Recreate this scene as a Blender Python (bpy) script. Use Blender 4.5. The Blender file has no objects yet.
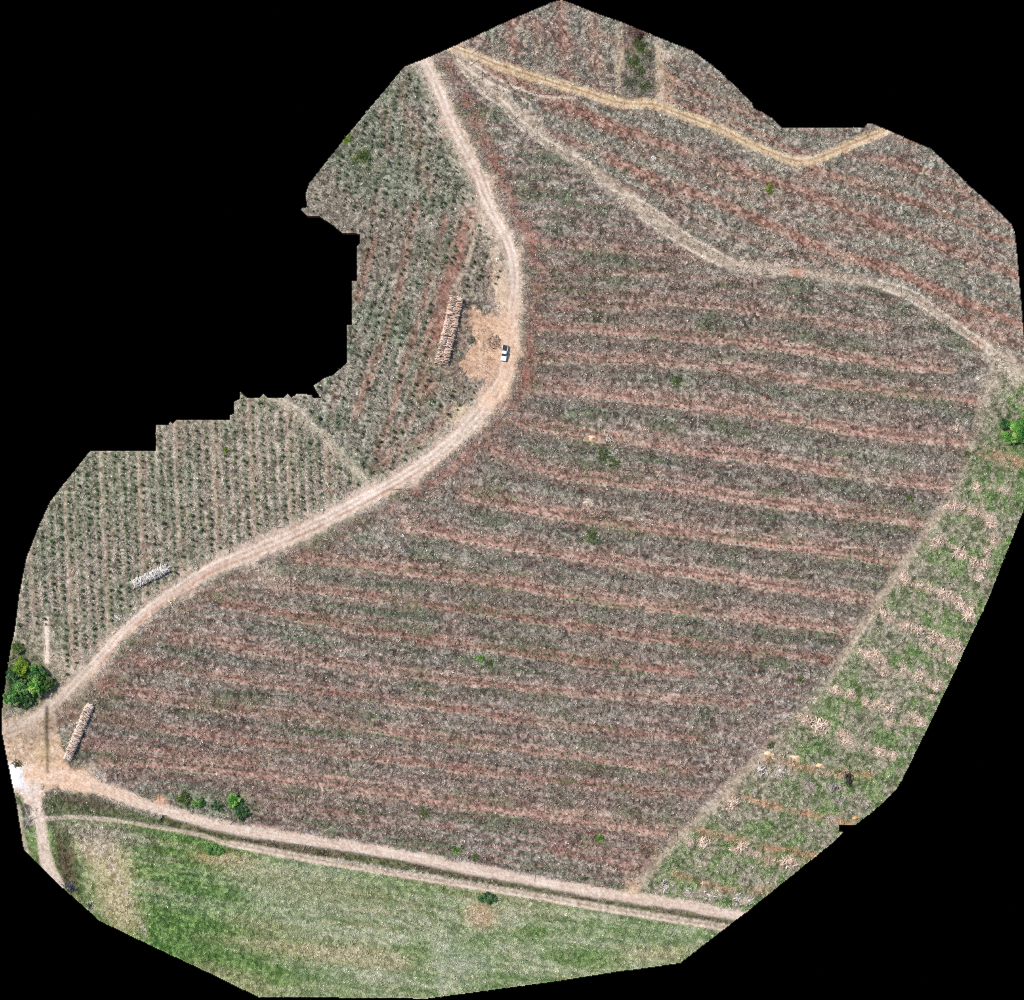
# Aerial view of a harvested plantation: dirt roads, slash windrows, replanted saplings, log piles, a pickup.
import bpy, bmesh, math
import numpy as np
from mathutils import Vector, Matrix
rng = np.random.default_rng(7)
S = 0.33                      # metres per ground cell
NXC, NYC = 1024, 1000         # cells of the land grid
CAM_H = 1000.0
K_LIGHT = 1.18                # picture value of a sunlit white matte sheet (used to turn colours into albedo)
COL = bpy.context.scene.collection

def WX(px): return (np.asarray(px, float) - 512.0) * S
def WY(py): return (500.0 - np.asarray(py, float)) * S
def lin(c):
    c = np.asarray(c, float) / 255.0
    return np.where(c <= 0.04045, c / 12.92, ((c + 0.055) / 1.055) ** 2.4)
def alb(c): return np.clip(lin(c) / K_LIGHT, 0, 0.92)

# ------------------------------------------------------------------ noise
_T = rng.random((512, 512)).astype(np.float32)
def vnoise(x, y, sc, seed=0):
    y = np.clip(y, -5000, 5000)
    x = np.asarray(x, np.float32) / sc + seed * 37.7; y = np.asarray(y, np.float32) / sc + seed * 91.3
    x0 = np.floor(x).astype(np.int32); y0 = np.floor(y).astype(np.int32)
    fx = x - x0; fy = y - y0
    fx = fx * fx * (3 - 2 * fx); fy = fy * fy * (3 - 2 * fy)
    a = _T[y0 & 511, x0 & 511]; b = _T[y0 & 511, (x0 + 1) & 511]
    c = _T[(y0 + 1) & 511, x0 & 511]; d = _T[(y0 + 1) & 511, (x0 + 1) & 511]
    return (a * (1 - fx) + b * fx) * (1 - fy) + (c * (1 - fx) + d * fx) * fy
def fbm(x, y, sc, seed=0, octs=3):
    v = 0; a = 1; t = 0
    for i in range(octs):
        v = v + a * vnoise(x, y, sc / 2 ** i, seed + i * 3); t += a; a *= .55
    return v / t
def sstep(a, b, v):
    t = np.clip((v - a) / (b - a), 0, 1); return t * t * (3 - 2 * t)

# ------------------------------------------------------------------ outlines
EDGE = [(562,0),(580,7),(603,16),(621,22),(640,30),(659,38),(692,51),(704,60),(710,64),(738,89),(752,103),(753,108),(761,112),(773,119),(782,128),(866,128),(867,124),(872,124),(889,131),(907,139.5),(930,149),(950,167),(972,189),(992,206),(1011,224),(1015,237),(1018,270),(1021,305),(1024,341),(1024,509),(1006,554),(988,600),(966,647),(948,686),(926,731),(902.5,779),(896,790),(886,800),(880,805.5),(855.5,825),(839,825),(839,832),(842.6,832.5),(836,840),(811,860),(745,913),(696.5,950),(680,963),(640,968.7),(619,971),(558,981),(469,993),(426,998.7),(380,998),(258,996.5),(230,983),(207.5,972),(152,946),(100,921),(92.5,914),(62.5,887.5),(24,850),(16,800),(7.5,760),(2.5,735),(1.5,715),(10,652),(15,630),(19,597),(26,560),(37.5,530),(50,502),(59,490),(77.5,467),(90,451),(155.5,451),(156,425),(169,425),(170,421),(172,424),(176.5,420),(229.5,420),(230,415),(234,414),(234,402),(239.5,399),(240,391),(246,397.5),(260,398),(263.5,394),(268,398),(282.5,398.5),(287.6,394),(291,398),(298,393.5),(312,395),(313,398),(320.6,397.5),(316,390.5),(314,385.4),(324.5,378),(333,375),(340,369),(347,362.5),(347,325),(352,325),(352,281),(357,281),(357,246.5),(360,244),(360,233.6),(343,233),(333,225),(319,216),(307.6,216),(300,209),(307.6,207),(305.6,195.5),(309,184),(348,134.6),(401.6,70),(404,67),(432,56),(478,35.5),(511,20),(554,2)]
def fill(poly, w=NXC, h=NYC, off=0.5):
    m = np.zeros((h, w), bool); P = np.array(poly, float); Q = np.roll(P, -1, 0); xs = np.arange(w) + off
    for r in range(h):
        y = r + off
        sel = ((P[:, 1] <= y) & (Q[:, 1] > y)) | ((Q[:, 1] <= y) & (P[:, 1] > y))
        if not sel.any(): continue
        p, q = P[sel], Q[sel]
        cr = np.sort(p[:, 0] + (y - p[:, 1]) / (q[:, 1] - p[:, 1]) * (q[:, 0] - p[:, 0]))
        for a, b in zip(cr[::2], cr[1::2]): m[r, (xs >= a) & (xs < b)] = True
    return m
VX, VY = np.meshgrid(np.arange(NXC + 1, dtype=np.float32), np.arange(NYC + 1, dtype=np.float32))
def region(poly): return fill(poly, NXC + 1, NYC + 1, 0.0)
def soft(mask, r):
    f = mask.astype(np.float32)
    for ax in (0, 1):
        for _ in range(2):
            c = np.cumsum(np.pad(f, [(r + 1, r) if a == ax else (0, 0) for a in (0, 1)], mode='edge'), axis=ax, dtype=np.float64)
            n = f.shape[ax]
            f = ((np.take(c, np.arange(2 * r + 1, n + 2 * r + 1), ax) - np.take(c, np.arange(0, n), ax)) / (2 * r + 1)).astype(np.float32)
    return f
def smooth_line(pts, step=6):
    P = np.array(pts, float)
    if len(P) < 3: return P
    P2 = np.vstack([2 * P[0] - P[1], P, 2 * P[-1] - P[-2]]); out = []
    for i in range(1, len(P2) - 2):
        a, b, c, d = P2[i - 1:i + 3]; n = max(1, int(np.linalg.norm(c - b) / step))
        for k in range(n):
            t = k / n
            out.append(.5 * ((2 * b) + (-a + c) * t + (2 * a - 5 * b + 4 * c - d) * t * t + (-a + 3 * b - 3 * c + d) * t ** 3))
    out.append(P[-1]); return np.array(out)
def line_dist(pts, reach=40, step=6):
    """distance, signed side and run along a smoothed line, for every grid vertex (1e6 beyond reach)"""
    L = smooth_line(pts, step); D = np.full(VX.shape, 1e6, np.float32); G = np.full_like(D, 1e6); U = np.zeros_like(D); run = 0.
    for a, b in zip(L[:-1], L[1:]):
        x0, x1 = sorted((a[0], b[0])); y0, y1 = sorted((a[1], b[1]))
        i0, i1 = int(max(0, y0 - reach)), int(min(NYC + 1, y1 + reach + 1)); j0, j1 = int(max(0, x0 - reach)), int(min(NXC + 1, x1 + reach + 1))
        d = b - a; ln = float(np.hypot(*d))
        if ln < 1e-6 or i0 >= i1 or j0 >= j1: run += ln; continue
        X = VX[i0:i1, j0:j1] - a[0]; Y = VY[i0:i1, j0:j1] - a[1]
        t = np.clip((X * d[0] + Y * d[1]) / ln ** 2, 0, 1)
        ex = X - t * d[0]; ey = Y - t * d[1]; dist = np.sqrt(ex * ex + ey * ey)
        s = D[i0:i1, j0:j1]; k = dist < s
        s[k] = dist[k]; G[i0:i1, j0:j1][k] = (np.sign(d[0] * Y - d[1] * X) * dist)[k]; U[i0:i1, j0:j1][k] = (run + t * ln)[k]
        run += ln
    return D, G, U

CELL = fill(EDGE)
# ------------------------------------------------------------------ base noises on the grid
n1 = rng.random(VX.shape).astype(np.float32)
n2 = vnoise(VX, VY, 2.1, 1); n4 = vnoise(VX, VY, 4.3, 2); n9 = fbm(VX, VY, 11, 3); n30 = fbm(VX, VY, 34, 5); n90 = fbm(VX, VY, 95, 8)
def eq(v):
    s = np.sort(v.ravel()[::37]); return np.interp(v, s, np.linspace(0, 1, len(s))).astype(np.float32)
TEX = eq(.30 * n1 + .42 * n2 + .30 * n4 + .28 * n9)
TEXS = eq(.5 * n1 + .5 * n2 + .35 * n4)
E9 = eq(n9); E30 = eq(n30); E90 = eq(n90)
def pal(t, cols):
    c = np.array([alb(k) for k in cols]); p = np.linspace(0, 1, len(c))
    return np.stack([np.interp(t, p, c[:, i]) for i in range(3)], -1).astype(np.float32)
P_SLASH = [(62,58,53),(102,98,90),(128,124,114),(149,145,134),(170,165,153),(206,199,184)]
P_GREEN = [(46,58,40),(86,100,76),(116,127,103),(142,149,128),(178,180,160)]
P_GREY  = [(68,68,61),(108,108,98),(138,136,124),(166,162,149),(202,194,178)]
P_RED   = [(98,60,52),(144,94,81),(170,118,103),(190,146,130)]
P_PINK  = [(122,90,78),(166,126,112),(190,152,137),(214,186,170)]
P_PURP  = [(74,62,59),(116,102,97),(145,128,122),(168,150,143),(200,184,174)]
P_BEIGE = [(84,80,68),(124,118,101),(150,141,124),(172,162,145),(200,190,172)]
P_ROAD  = [(196,172,154),(213,192,176),(226,209,196)]
P_TRACK = [(186,158,124),(208,185,150),(224,206,174)]
P_SAND  = [(194,154,124),(214,177,148),(228,200,173)]
P_TRAIL = [(158,142,124),(190,173,154),(212,197,179)]
P_MEAD  = [(60,92,42),(90,122,62),(116,144,82),(154,170,114)]
P_PALE  = [(118,132,100),(154,164,130),(180,184,154),(206,202,176)]
P_STRAW = [(140,130,92),(172,160,120),(196,183,146),(210,196,166)]
P_EAST  = [(66,88,48),(104,120,76),(134,141,106),(158,155,132),(186,172,154)]
P_DITCH = [(56,48,38),(82,75,56),(104,98,72),(128,118,94)]
P_DKGRN = [(48,66,34),(74,90,48),(104,112,72),(130,126,96)]

color = pal(TEX, P_SLASH)
rough = np.full(VX.shape, .20, np.float32)       # metres of fine relief
height = np.zeros(VX.shape, np.float32)
slash = np.ones(VX.shape, np.float32)            # density of branches and litter
grass = np.zeros(VX.shape, np.float32)           # density of grass tufts
def blend(m, c):
    I = np.nonzero(m > .004); k = np.clip(m[I], 0, 1)[:, None]; color[I] = color[I] * (1 - k) + np.asarray(c, np.float32)[I] * k

warp = (n9 - .5) * 5
# ------------------------------------------------------------------ field blocks
MAINROAD = [(421,50),(424,60),(437,86),(452,124),(473,165),(488,203),(498,222),(508,241),(513,260),(515,284),(512,312),(510,336),(507,358),(501,380),(488,400),(475,417),(456,436),(428,459),(398,479),(365,497),(337,512),(301,530),(251,551),(210,568),(175,590),(150,608),(125,629),(105,652),(87,671),(70,688),(50,705),(30,720),(2,731)]
DIAG = [(456,54),(464,68),(493,94),(523,119),(554,145),(580,162),(616,190),(646,211),(677,234),(702,251),(728,263),(760,270),(790,271),(820,275),(868,282),(904,294),(934,312),(970,336),(1001,354),(1024,372)]
NTRACK = [(446,45),(478,57),(516,71),(560,85),(583,91),(613,101),(634,104.5),(652,104),(677,113),(715,127),(753,145),(785,158),(802,161),(818,158),(845,147),(890,128)]
EASTTR = [(996,365),(986,392),(972,440),(957,485),(938,512),(914,548),(890,584),(866,620),(845,653),(826,682),(800,712),(774,741),(738,777),(708,807),(678,837),(654,864),(630,893)]
LOWROAD = [(30,775),(62,776),(87,783),(112,792),(140,802),(155,807),(200,820.5),(239,829.5),(312,840.5),(385,852),(434,861),(456,866.5),(532,880.5),(583,889.5),(640,899),(676,903.5),(714,911),(750,918)]
STRAIL = [(45,819),(75,817),(112,820),(150,826),(200,835),(229,843.5),(256,848.5),(288,855),(349,865.5),(385,871.5),(456,883),(532,895.5),(583,904.5),(651,915.5),(722,927),(735,930)]
DITCH = [(165,819),(190,827.5),(263,843),(336,854),(385,862),(440,871),(482,878.5),(583,896.5),(640,906),(676,912),(727,920),(745,923)]
SWTRACK = [(30,770),(34,790),(36,805),(41,830),(45,855),(51,872),(58,886)]
NWTRAIL = [(270,397),(280,400),(297,411),(317,430),(337,450),(352,466),(364,480)]

main_poly = [(455,55)] + [tuple(p) for p in DIAG[1:-2]] + [(1000,380)] + [tuple(p) for p in EASTTR[2:]] + [(625,893)] + [tuple(p) for p in LOWROAD[::-1][4:-1]] + [(60,765),(72,690)] + [tuple(p) for p in MAINROAD[::-1][4:-1]]
ne_poly = [(456,50)] + [tuple(p) for p in DIAG[1:]] + [(1040,380),(1040,0),(450,0)]
west_poly = [tuple(p) for p in MAINROAD] + [(-20,731),(-20,0),(421,0)]
east_poly = [tuple(p) for p in EASTTR] + [(640,905),(760,925),(1040,700),(1040,372)]
mead_poly = [(40,822)] + [tuple(p) for p in STRAIL[1:]] + [(760,1010),(-10,1010),(-10,850)]
M_main = soft(region(main_poly), 2); M_ne = soft(region(ne_poly), 2); M_west = soft(region(west_poly), 2); M_east = soft(region(east_poly), 3); M_mead = soft(region(mead_poly), 2)

# main field: windrows of grey slash between bare red strips (lines traced along each strip)
STRIPS = [ # points, half width, strength, kind
 ([(545,243),(620,249),(704,256)],4,.55,1), ([(545,268),(650,273),(760,284)],4,.35,0), ([(540,288),(640,296),(760,306)],5,.3,0),
 ([(560,305),(614,306),(700,303),(820,321),(886,331)],4.5,.6,1), ([(542,326),(626,332),(700,336),(790,347),(868,360),(950,368)],5.5,.9,1),
 ([(535,356),(600,358),(668,361),(745,370),(820,382),(900,391),(974,400)],5.5,.8,1),
 ([(530,386),(600,393),(650,399),(700,405),(800,420),(880,433),(976,443)],6,.95,1),
 ([(522,423),(580,434),(650,441),(700,451),(770,459),(830,470),(960,488)],6,.95,1),
 ([(495,449),(535,467),(595,479),(650,484),(700,491),(770,501),(925,522)],6,.95,1),
 ([(466,495),(532,509),(595,519),(650,527),(700,533),(800,546),(903,562)],6.5,1,1),
 ([(405,524),(450,534),(505,544),(580,555),(650,568),(700,573),(770,584),(880,600)],6,.95,1),
 ([(300,558),(400,569),(490,581),(595,598),(650,605),(764,618),(858,630)],6,.95,1),
 ([(270,584),(400,600),(490,612),(598,629),(650,638),(770,651),(835,660)],4.5,.75,0),
 ([(225,602),(300,617),(400,634),(490,648),(600,662),(690,672)],5,.75,0),
 ([(175,636),(240,646),(300,658),(360,667),(450,678),(570,692),(750,703)],4.5,.75,1),
 ([(140,662),(189,671),(300,688),(450,708),(540,722),(700,738)],4,.7,0),
 ([(99,685),(195,704),(300,716),(435,737),(570,755),(690,770)],5,.75,1),
 ([(100,717),(210,736),(300,747),(435,764),(570,782),(700,795)],4.5,.65,0),
 ([(105,760),(170,764),(228,769),(300,779),(380,790),(450,801),(540,813),(600,821),(682,833)],7,.9,1),
 ([(85,742),(150,748),(260,760)],4,.5,0), ([(250,795),(340,812),(450,826)],6,.35,0), ([(560,845),(640,862),(650,850)],12,.45,0)]
main_col = pal(TEX, P_SLASH)
g = sstep(.42, .8, .6 * E30 + .4 * E9); main_col = main_col * (1 - g[..., None] * .7) + pal(TEX, P_GREEN) * g[..., None] * .7
u = np.clip(sstep(560, 760, VY + 60 * (n90 - .5)) * .6 + .35 * sstep(330, 230, VY) + .25 * (E90 - .4), 0, .9) * (.55 + .7 * (1 - E30)); u = np.clip(u, 0, .95)[..., None]
main_col = main_col * (1 - u) + pal(TEX, P_PURP) * u
VROW = VY - (.05 + .09 * sstep(300, 480, VY)) * (VX - 600)
ST1 = eq(.6 * vnoise(VX * .13, VROW, 2.3, 12) + .4 * vnoise(VX * .16, VROW, 4.6, 13)); ST2 = eq(.5 * vnoise(VX * .11, VROW, 6.5, 14) + .5 * n30)
def mixin(base, m, p, t=None):
    m = np.clip(m, 0, 1)[..., None]; return base * (1 - m) + pal(TEX if t is None else t, p) * m
main_col = mixin(main_col, sstep(.58, .9, ST1) * .65, [(64,46,42),(104,80,73),(132,106,98),(162,136,126)])
main_col = mixin(main_col, sstep(.38, .08, ST1) * .5, [(104,100,92),(146,142,132),(172,166,156),(202,194,182)])
main_col = mixin(main_col, sstep(.6, .92, ST2) * .6, [(44,54,36),(82,94,70),(108,116,94),(140,142,122)])
main_col = mixin(main_col, sstep(.35, .05, ST2) * .35, [(84,62,56),(120,94,87),(146,120,112),(176,152,142)])
ROWP = np.mod(VROW + 3.5 * (n90 - .5) * 8 + (n30 - .5) * 5, 8.6); RL = np.exp(-((ROWP - 4.3) / 1.1) ** 2) * sstep(.3, .6, vnoise(VX * .25, VROW, 7, 17)) * 1.35; RD = np.exp(-(np.minimum(ROWP, 8.6 - ROWP) / 1.1) ** 2) * sstep(.3, .6, vnoise(VX * .25, VROW, 6, 18)) * 1.25
SOUTH = sstep(560, 690, VY + .12 * (500 - VX)); NORTH = sstep(350, 290, VY)
main_col = mixin(main_col, RL * (.24 + .30 * SOUTH + .22 * NORTH), [(112,76,68),(152,112,100),(178,140,126),(204,176,162)])
main_col = mixin(main_col, RD * .42, [(42,44,36),(70,70,58),(98,94,82),(128,122,108)])
SD = []
for pts, w, s, kind in STRIPS:
    D, G, U = line_dist(pts, 24); I = np.nonzero(D < 26); SD.append((I, G[I], U[I])); I, g_, u_ = SD[-1]
    k = np.exp(-(np.abs(g_ + 2 + warp[I]) / (w * 2.0)) ** 3) * s * np.clip(.3 + .9 * vnoise(u_, g_ * 2, 20, 19), .2, 1) * sstep(-.2, .6, n4[I])
    c = mixin(main_col[I], k * .62, [(92,58,51),(138,92,81),(164,118,105),(188,150,137)], TEX[I])
    main_col[I] = mixin(c, np.exp(-(np.abs(g_ - w * 1.2 - 8 + warp[I]) / 6.5) ** 3) * s * .62 * sstep(.1, .6, n4[I]) * (1 - .3 * SOUTH[I]), [(44,44,38),(78,76,68),(108,106,97),(140,138,128)], TEX[I])
STRIP = np.zeros(VX.shape, np.float32); RUT = np.zeros_like(STRIP)
for (pts, w, s, kind), (I, G, U) in zip(STRIPS, SD):
    a2, a4, tx, ts, c = n2[I], n4[I], TEX[I], TEXS[I], main_col[I]
    Gw = G + warp[I] * .3 + (vnoise(U, G * 0 + w * 7, 14, 61) - .5) * 2.2
    na = vnoise(U, G * 0 + 40 + w, 30, 4); nb = vnoise(U, G * 0 + 90 + w, 30, 4)
    up = np.exp(-(np.abs(Gw + .62 * w) / (.40 * w)) ** 2.5) * np.clip(1.5 * na, .2, 1); dn = np.exp(-(np.abs(Gw - .36 * w) / (.52 * w)) ** 3) * np.clip(.5 + nb, .45, 1)
    k = np.maximum(up, dn) * s * np.clip(.5 + .9 * vnoise(U, G * 3, 11, 4), .4, 1.0) * sstep(-.1, .6, a2 * .6 + a4 * .5 + s * .12)
    k = k * np.clip(1.02 - .18 * sstep(560, 380, VX[I]) * sstep(500, 640, VY[I]), 0, 1) * .92
    dkr = np.exp(-((Gw + .18 * w) / .9) ** 2) * s * .5 * sstep(.3, .7, a4) + np.exp(-((Gw - w * 1.5) / 1.6) ** 2) * .4 * sstep(.35, .75, a4)
    c = mixin(c, dkr, [(48,50,38),(80,82,62),(104,100,84)], tx); c = mixin(c, k, P_PINK if kind else P_RED, ts); fl = k
    for q_, (o_, a_, p_) in enumerate(((-1.05, .75, P_TRAIL), (-.62, .6, P_RED), (.0, .55, [(70,56,48),(104,82,72),(132,108,96)]), (.42, .7, [(150,100,86),(184,136,120),(206,166,150)]), (.95, .85, P_TRAIL), (1.75, .5, P_RED), (2.5, .5, [(52,52,44),(84,82,70),(110,106,94)]))):
        ln_ = np.exp(-((Gw - o_ * w) / .85) ** 2) * s * a_ * np.clip(2.2 * vnoise(U, G * 0 + 13 * q_ + w, 17, 62 + q_) - .55, 0, 1) * sstep(.0, .35, a2 * .5 + a4 * .5)
        c = mixin(c, ln_, p_, ts)
        if q_ in (0, 3, 4): fl = np.maximum(fl, .8 * ln_)
    rut = (np.exp(-((Gw - w * .95) / 1.0) ** 2) + np.exp(-((Gw + w * .15) / .9) ** 2) * .6) * s      # straw edge left by the wheels
    main_col[I] = c; STRIP[I] = np.maximum(STRIP[I], fl); RUT[I] = np.maximum(RUT[I], rut)
blend(M_main, main_col); grass += M_main * .35 * sstep(.62, .9, ST2) * sstep(.4, .8, n9) * (1 - STRIP); blend(M_main * .5 * sstep(.7, .92, ST2) * sstep(.5, .7, n4), pal(TEX, [(44,62,34),(70,96,52),(98,122,76)]))
height += M_main * (.32 * (1 - STRIP) * (.4 + .9 * n9) - .10 * RUT)
rough = rough * (1 - M_main * .55 * STRIP); slash *= 1 - np.clip(1.05 * STRIP, 0, .93) * M_main; slash *= 1 - .45 * np.clip(RL, 0, 1) * M_main

# north-east block: slanting rust strips between grey-green windrows
NES = [([(610,160),(660,180),(725,205),(775,228),(850,256),(910,277),(1020,326)],7,.9),
 ([(480,66),(540,92),(600,122),(700,156),(784,184),(844,208),(934,243),(1020,275)],7.5,.85),
 ([(660,95),(720,118),(790,150),(823,171),(892,193),(970,226),(1016,244)],4.5,.8), ([(880,158),(925,172),(990,208)],4,.75),
 ([(560,140),(620,160),(700,219),(760,243),(820,262)],6,.45), ([(660,72),(700,92),(760,118)],6,.7), ([(560,5),(562,30),(566,80)],7,.8), ([(592,20),(594,50),(600,85)],9,.6),
 ([(510,22),(514,50)],7,.7), ([(535,20),(540,70)],6,.35), ([(690,258),(760,262),(800,262)],4,.4), ([(880,300),(960,320),(1018,345)],8,.7), ([(900,275),(980,310),(1018,322)],5,.5),
 ([(545,105),(600,120),(640,150),(700,176),(780,208)],5,.5)]
ne_col = pal(TEX, P_GREY); g = sstep(.5, .9, E30)[..., None] * .45; ne_col = ne_col * (1 - g) + pal(TEX, P_PURP) * g
g = sstep(.55, .9, E9)[..., None] * .35; ne_col = ne_col * (1 - g) + pal(TEX, P_GREEN) * g
VNE = VY - .37 * (VX - 700) + .00035 * (VX - 700) ** 2
RP = np.mod(VNE + 6 * (n90 - .5) * 5 + (n30 - .5) * 5, 9.0); ne_col = mixin(ne_col, np.exp(-((RP - 4.5) / 1.7) ** 2) * .5 * sstep(.3, .75, vnoise(VX * .35, VNE, 7, 22)), [(112,72,62),(146,102,88),(170,128,112),(196,164,148)])
ne_col = mixin(ne_col, np.exp(-(np.minimum(RP, 9 - RP) / 1.4) ** 2) * .35 * sstep(.3, .7, vnoise(VX * .4, VNE, 6, 23)), [(52,54,48),(82,84,76),(112,112,102)])
ne_col = mixin(ne_col, sstep(.6, .95, eq(vnoise(VX * .15, VNE, 5, 24))) * .55, [(96,64,56),(132,92,80),(160,120,106),(186,156,142)])
NSTR = np.zeros_like(STRIP)
for pts, w, s in NES:
    D, G, U = line_dist(pts, 26); Gw = G + warp * .9
    k = np.exp(-(np.abs(Gw) / w) ** 2.6) * s * np.clip(.4 + 1.1 * vnoise(U, G * 3, 22, 6), .25, 1) * sstep(-.15, .5, n2 * .6 + n4 * .4 + s * .2)
    NSTR = np.maximum(NSTR, k); km = k[..., None]; km = km * .8; ne_col = ne_col * (1 - km) + pal(TEX, [(92,60,52),(140,94,80),(168,120,103),(196,160,142)]) * km
blend(M_ne, ne_col); height += M_ne * (.3 * (1 - NSTR) * (.4 + .9 * n9)); slash *= 1 - np.clip(.75 * NSTR, 0, .65) * M_ne; rough *= 1 - M_ne * .4 * NSTR

# western plantation: rows of young trees, pale strips between
def row_x(px, py):            # cross-row coordinate of the western blocks
    bend = np.where(py < 250, -.12 * (py - 250), -.30 * (py - 250))
    nw = px - bend
    sw = px - .045 * (py - 450)
    return nw, sw
M_sw = soft(region([(-20,420),(240,380),(272,392),(300,412),(340,450),(372,486),(360,520),(-20,740)]), 4)
nwx, swx = row_x(VX, VY)
w_nw = pal(TEX, P_GREY) * .5 + pal(TEX, P_BEIGE) * .5
w_sw = pal(TEX, [(96,88,78),(138,126,112),(164,150,134),(184,170,154),(212,200,184)]) * .85 + pal(TEX, P_GREEN) * .15
g = (sstep(.35, .8, E30) * .55)[..., None]; w_nw = w_nw * (1 - g) + pal(TEX, P_GREEN) * g; w_sw = w_sw * (1 - g * .6) + pal(TEX, P_GREEN) * g * .6
WSTR = [([(374,240),(366,270),(358,298)],5,.75), ([(416,205),(404,262),(396,300),(386,330),(368,380),(355,415)],5,.7), ([(446,218),(430,272),(424,300),(410,345),(395,400),(378,450)],4.5,.7),
        ([(472,212),(460,250),(447,285),(438,320),(430,350),(420,390)],11,1.0), ([(400,85),(412,130),(430,190)],9,.5), ([(385,110),(388,150)],7,.45), ([(372,215),(380,190)],5,.4), ([(340,380),(330,420)],5,.3), ([(352,330),(372,360)],4,.2),
        ([(450,330),(440,380),(400,430),(380,470)],7,.45), ([(372,470),(395,455),(420,440),(450,410)],8,.55), ([(460,100),(478,140)],4,.2), ([(490,270),(494,300),(492,320)],8,.55)]
WST = np.zeros_like(STRIP)
for pts, w, s in WSTR:
    D, G, U = line_dist(pts, 24); Gw = G + warp * .6
    k = np.exp(-(np.abs(Gw) / w) ** 2.6) * s * np.clip(.45 + vnoise(U, G * 3, 20, 7), .3, 1); WST = np.maximum(WST, k); km = k[..., None]
    w_nw = w_nw * (1 - km) + pal(TEXS, [(112,76,66),(146,106,92),(168,126,110),(186,150,134)]) * km
ph = np.mod(swx - 60 + 3 * (n30 - .5), 37.5); pk = np.exp(-((ph - 4) / 4.2) ** 2) * .85 * (.5 + n9); pk = pk[..., None]
w_sw = w_sw * (1 - pk) + pal(TEXS, [(140,118,102),(170,148,131),(192,172,155)]) * pk
rw = np.exp(-(((np.mod(swx - 20 + 4.67, 9.35) - 4.67)) / 2.0) ** 2); rl = np.exp(-((np.mod(swx - 20, 9.35) - 4.67) / 1.1) ** 2)
w_sw = mixin(w_sw, rw * .7 * sstep(.2, .7, n4), [(54,72,44),(86,104,70),(116,128,98)]); w_sw = mixin(w_sw, rl * .75 * sstep(.35, .7, vnoise(VX * 1.6, VY * .3, 4, 3)), [(170,152,134),(196,180,162),(214,202,188)])
rw = np.exp(-((np.mod(nwx - 260 + 4.9, 9.8) - 4.9) / 2.0) ** 2); w_nw = mixin(w_nw, rw * .4 * sstep(.2, .7, n4), [(58,70,52),(92,104,82),(122,130,110)])
w_nw = mixin(w_nw, sstep(.5, .9, E90) * .3, [(92,72,64),(128,106,96),(156,136,124)])
w_nw = mixin(w_nw, .35 * sstep(.3, .8, E30), [(58,72,54),(92,106,86),(122,132,112),(160,166,148)])
w_sw = mixin(w_sw, .3 * sstep(.3, .8, E30), [(62,76,50),(98,112,84),(130,138,112),(166,170,148)])
blend(M_west, w_nw * (1 - M_sw[..., None]) + w_sw * M_sw[..., None]); grass += M_west * .22 * rw; slash *= 1 - M_west * (.22 + .65 * np.maximum(WST, pk[..., 0])); height += M_west * .12 * n9

# eastern strip of rough grass
e_col = mixin(pal(TEX, P_EAST), np.full(VX.shape, .15), P_BEIGE); g = (sstep(.48, .72, .35 * E30 + .65 * E9) * .85)[..., None]; e_col = e_col * (1 - g) + pal(TEX, [(56,90,40),(86,122,60),(118,146,86),(156,170,122)]) * g
g = (sstep(.55, .15, .6 * E30 + .4 * E9) * .7)[..., None]; e_col = e_col * (1 - g) + pal(TEX, P_BEIGE) * g
for pts, w, s in [([(720,790),(762,803),(793,810),(850,824)],3.5,.9), ([(696,830),(722,836),(745,842)],4,.8), ([(762,846),(790,851),(815,856)],3.5,.85), ([(674,874),(700,882),(727,889),(770,891)],4.5,.55),
                  ([(752,755),(790,764),(830,772),(870,775)],4.5,.7), ([(985,452),(1005,458),(1024,464)],6,.75), ([(880,565),(905,582),(960,604)],4,.15), ([(962,508),(990,520)],5,.2), ([(825,690),(880,704)],4,.15), ([(760,860),(806,862)],5,.3)]:
    D, G, U = line_dist(pts, 20); k = (np.exp(-(np.abs(G + warp * .5) / w) ** 2.4) * s * np.clip(2.2 * vnoise(U, G, 7, 9) - .1, .25, 1) * sstep(.0, .4, n4))[..., None]
    e_col = e_col * (1 - k) + pal(TEXS, [(150,112,84),(180,138,106),(202,164,132)]) * k
g = (sstep(30, 0, line_dist(EASTTR, 34)[0]) * sstep(.3, .7, E9) * .6)[..., None]; e_col = e_col * (1 - g) + pal(TEX, P_BEIGE) * g
blend(M_east, e_col); grass += M_east * (.35 + .65 * sstep(.3, .7, .5 * E30 + .5 * E9)); slash *= 1 - .55 * M_east; height += M_east * .18 * n9

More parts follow.
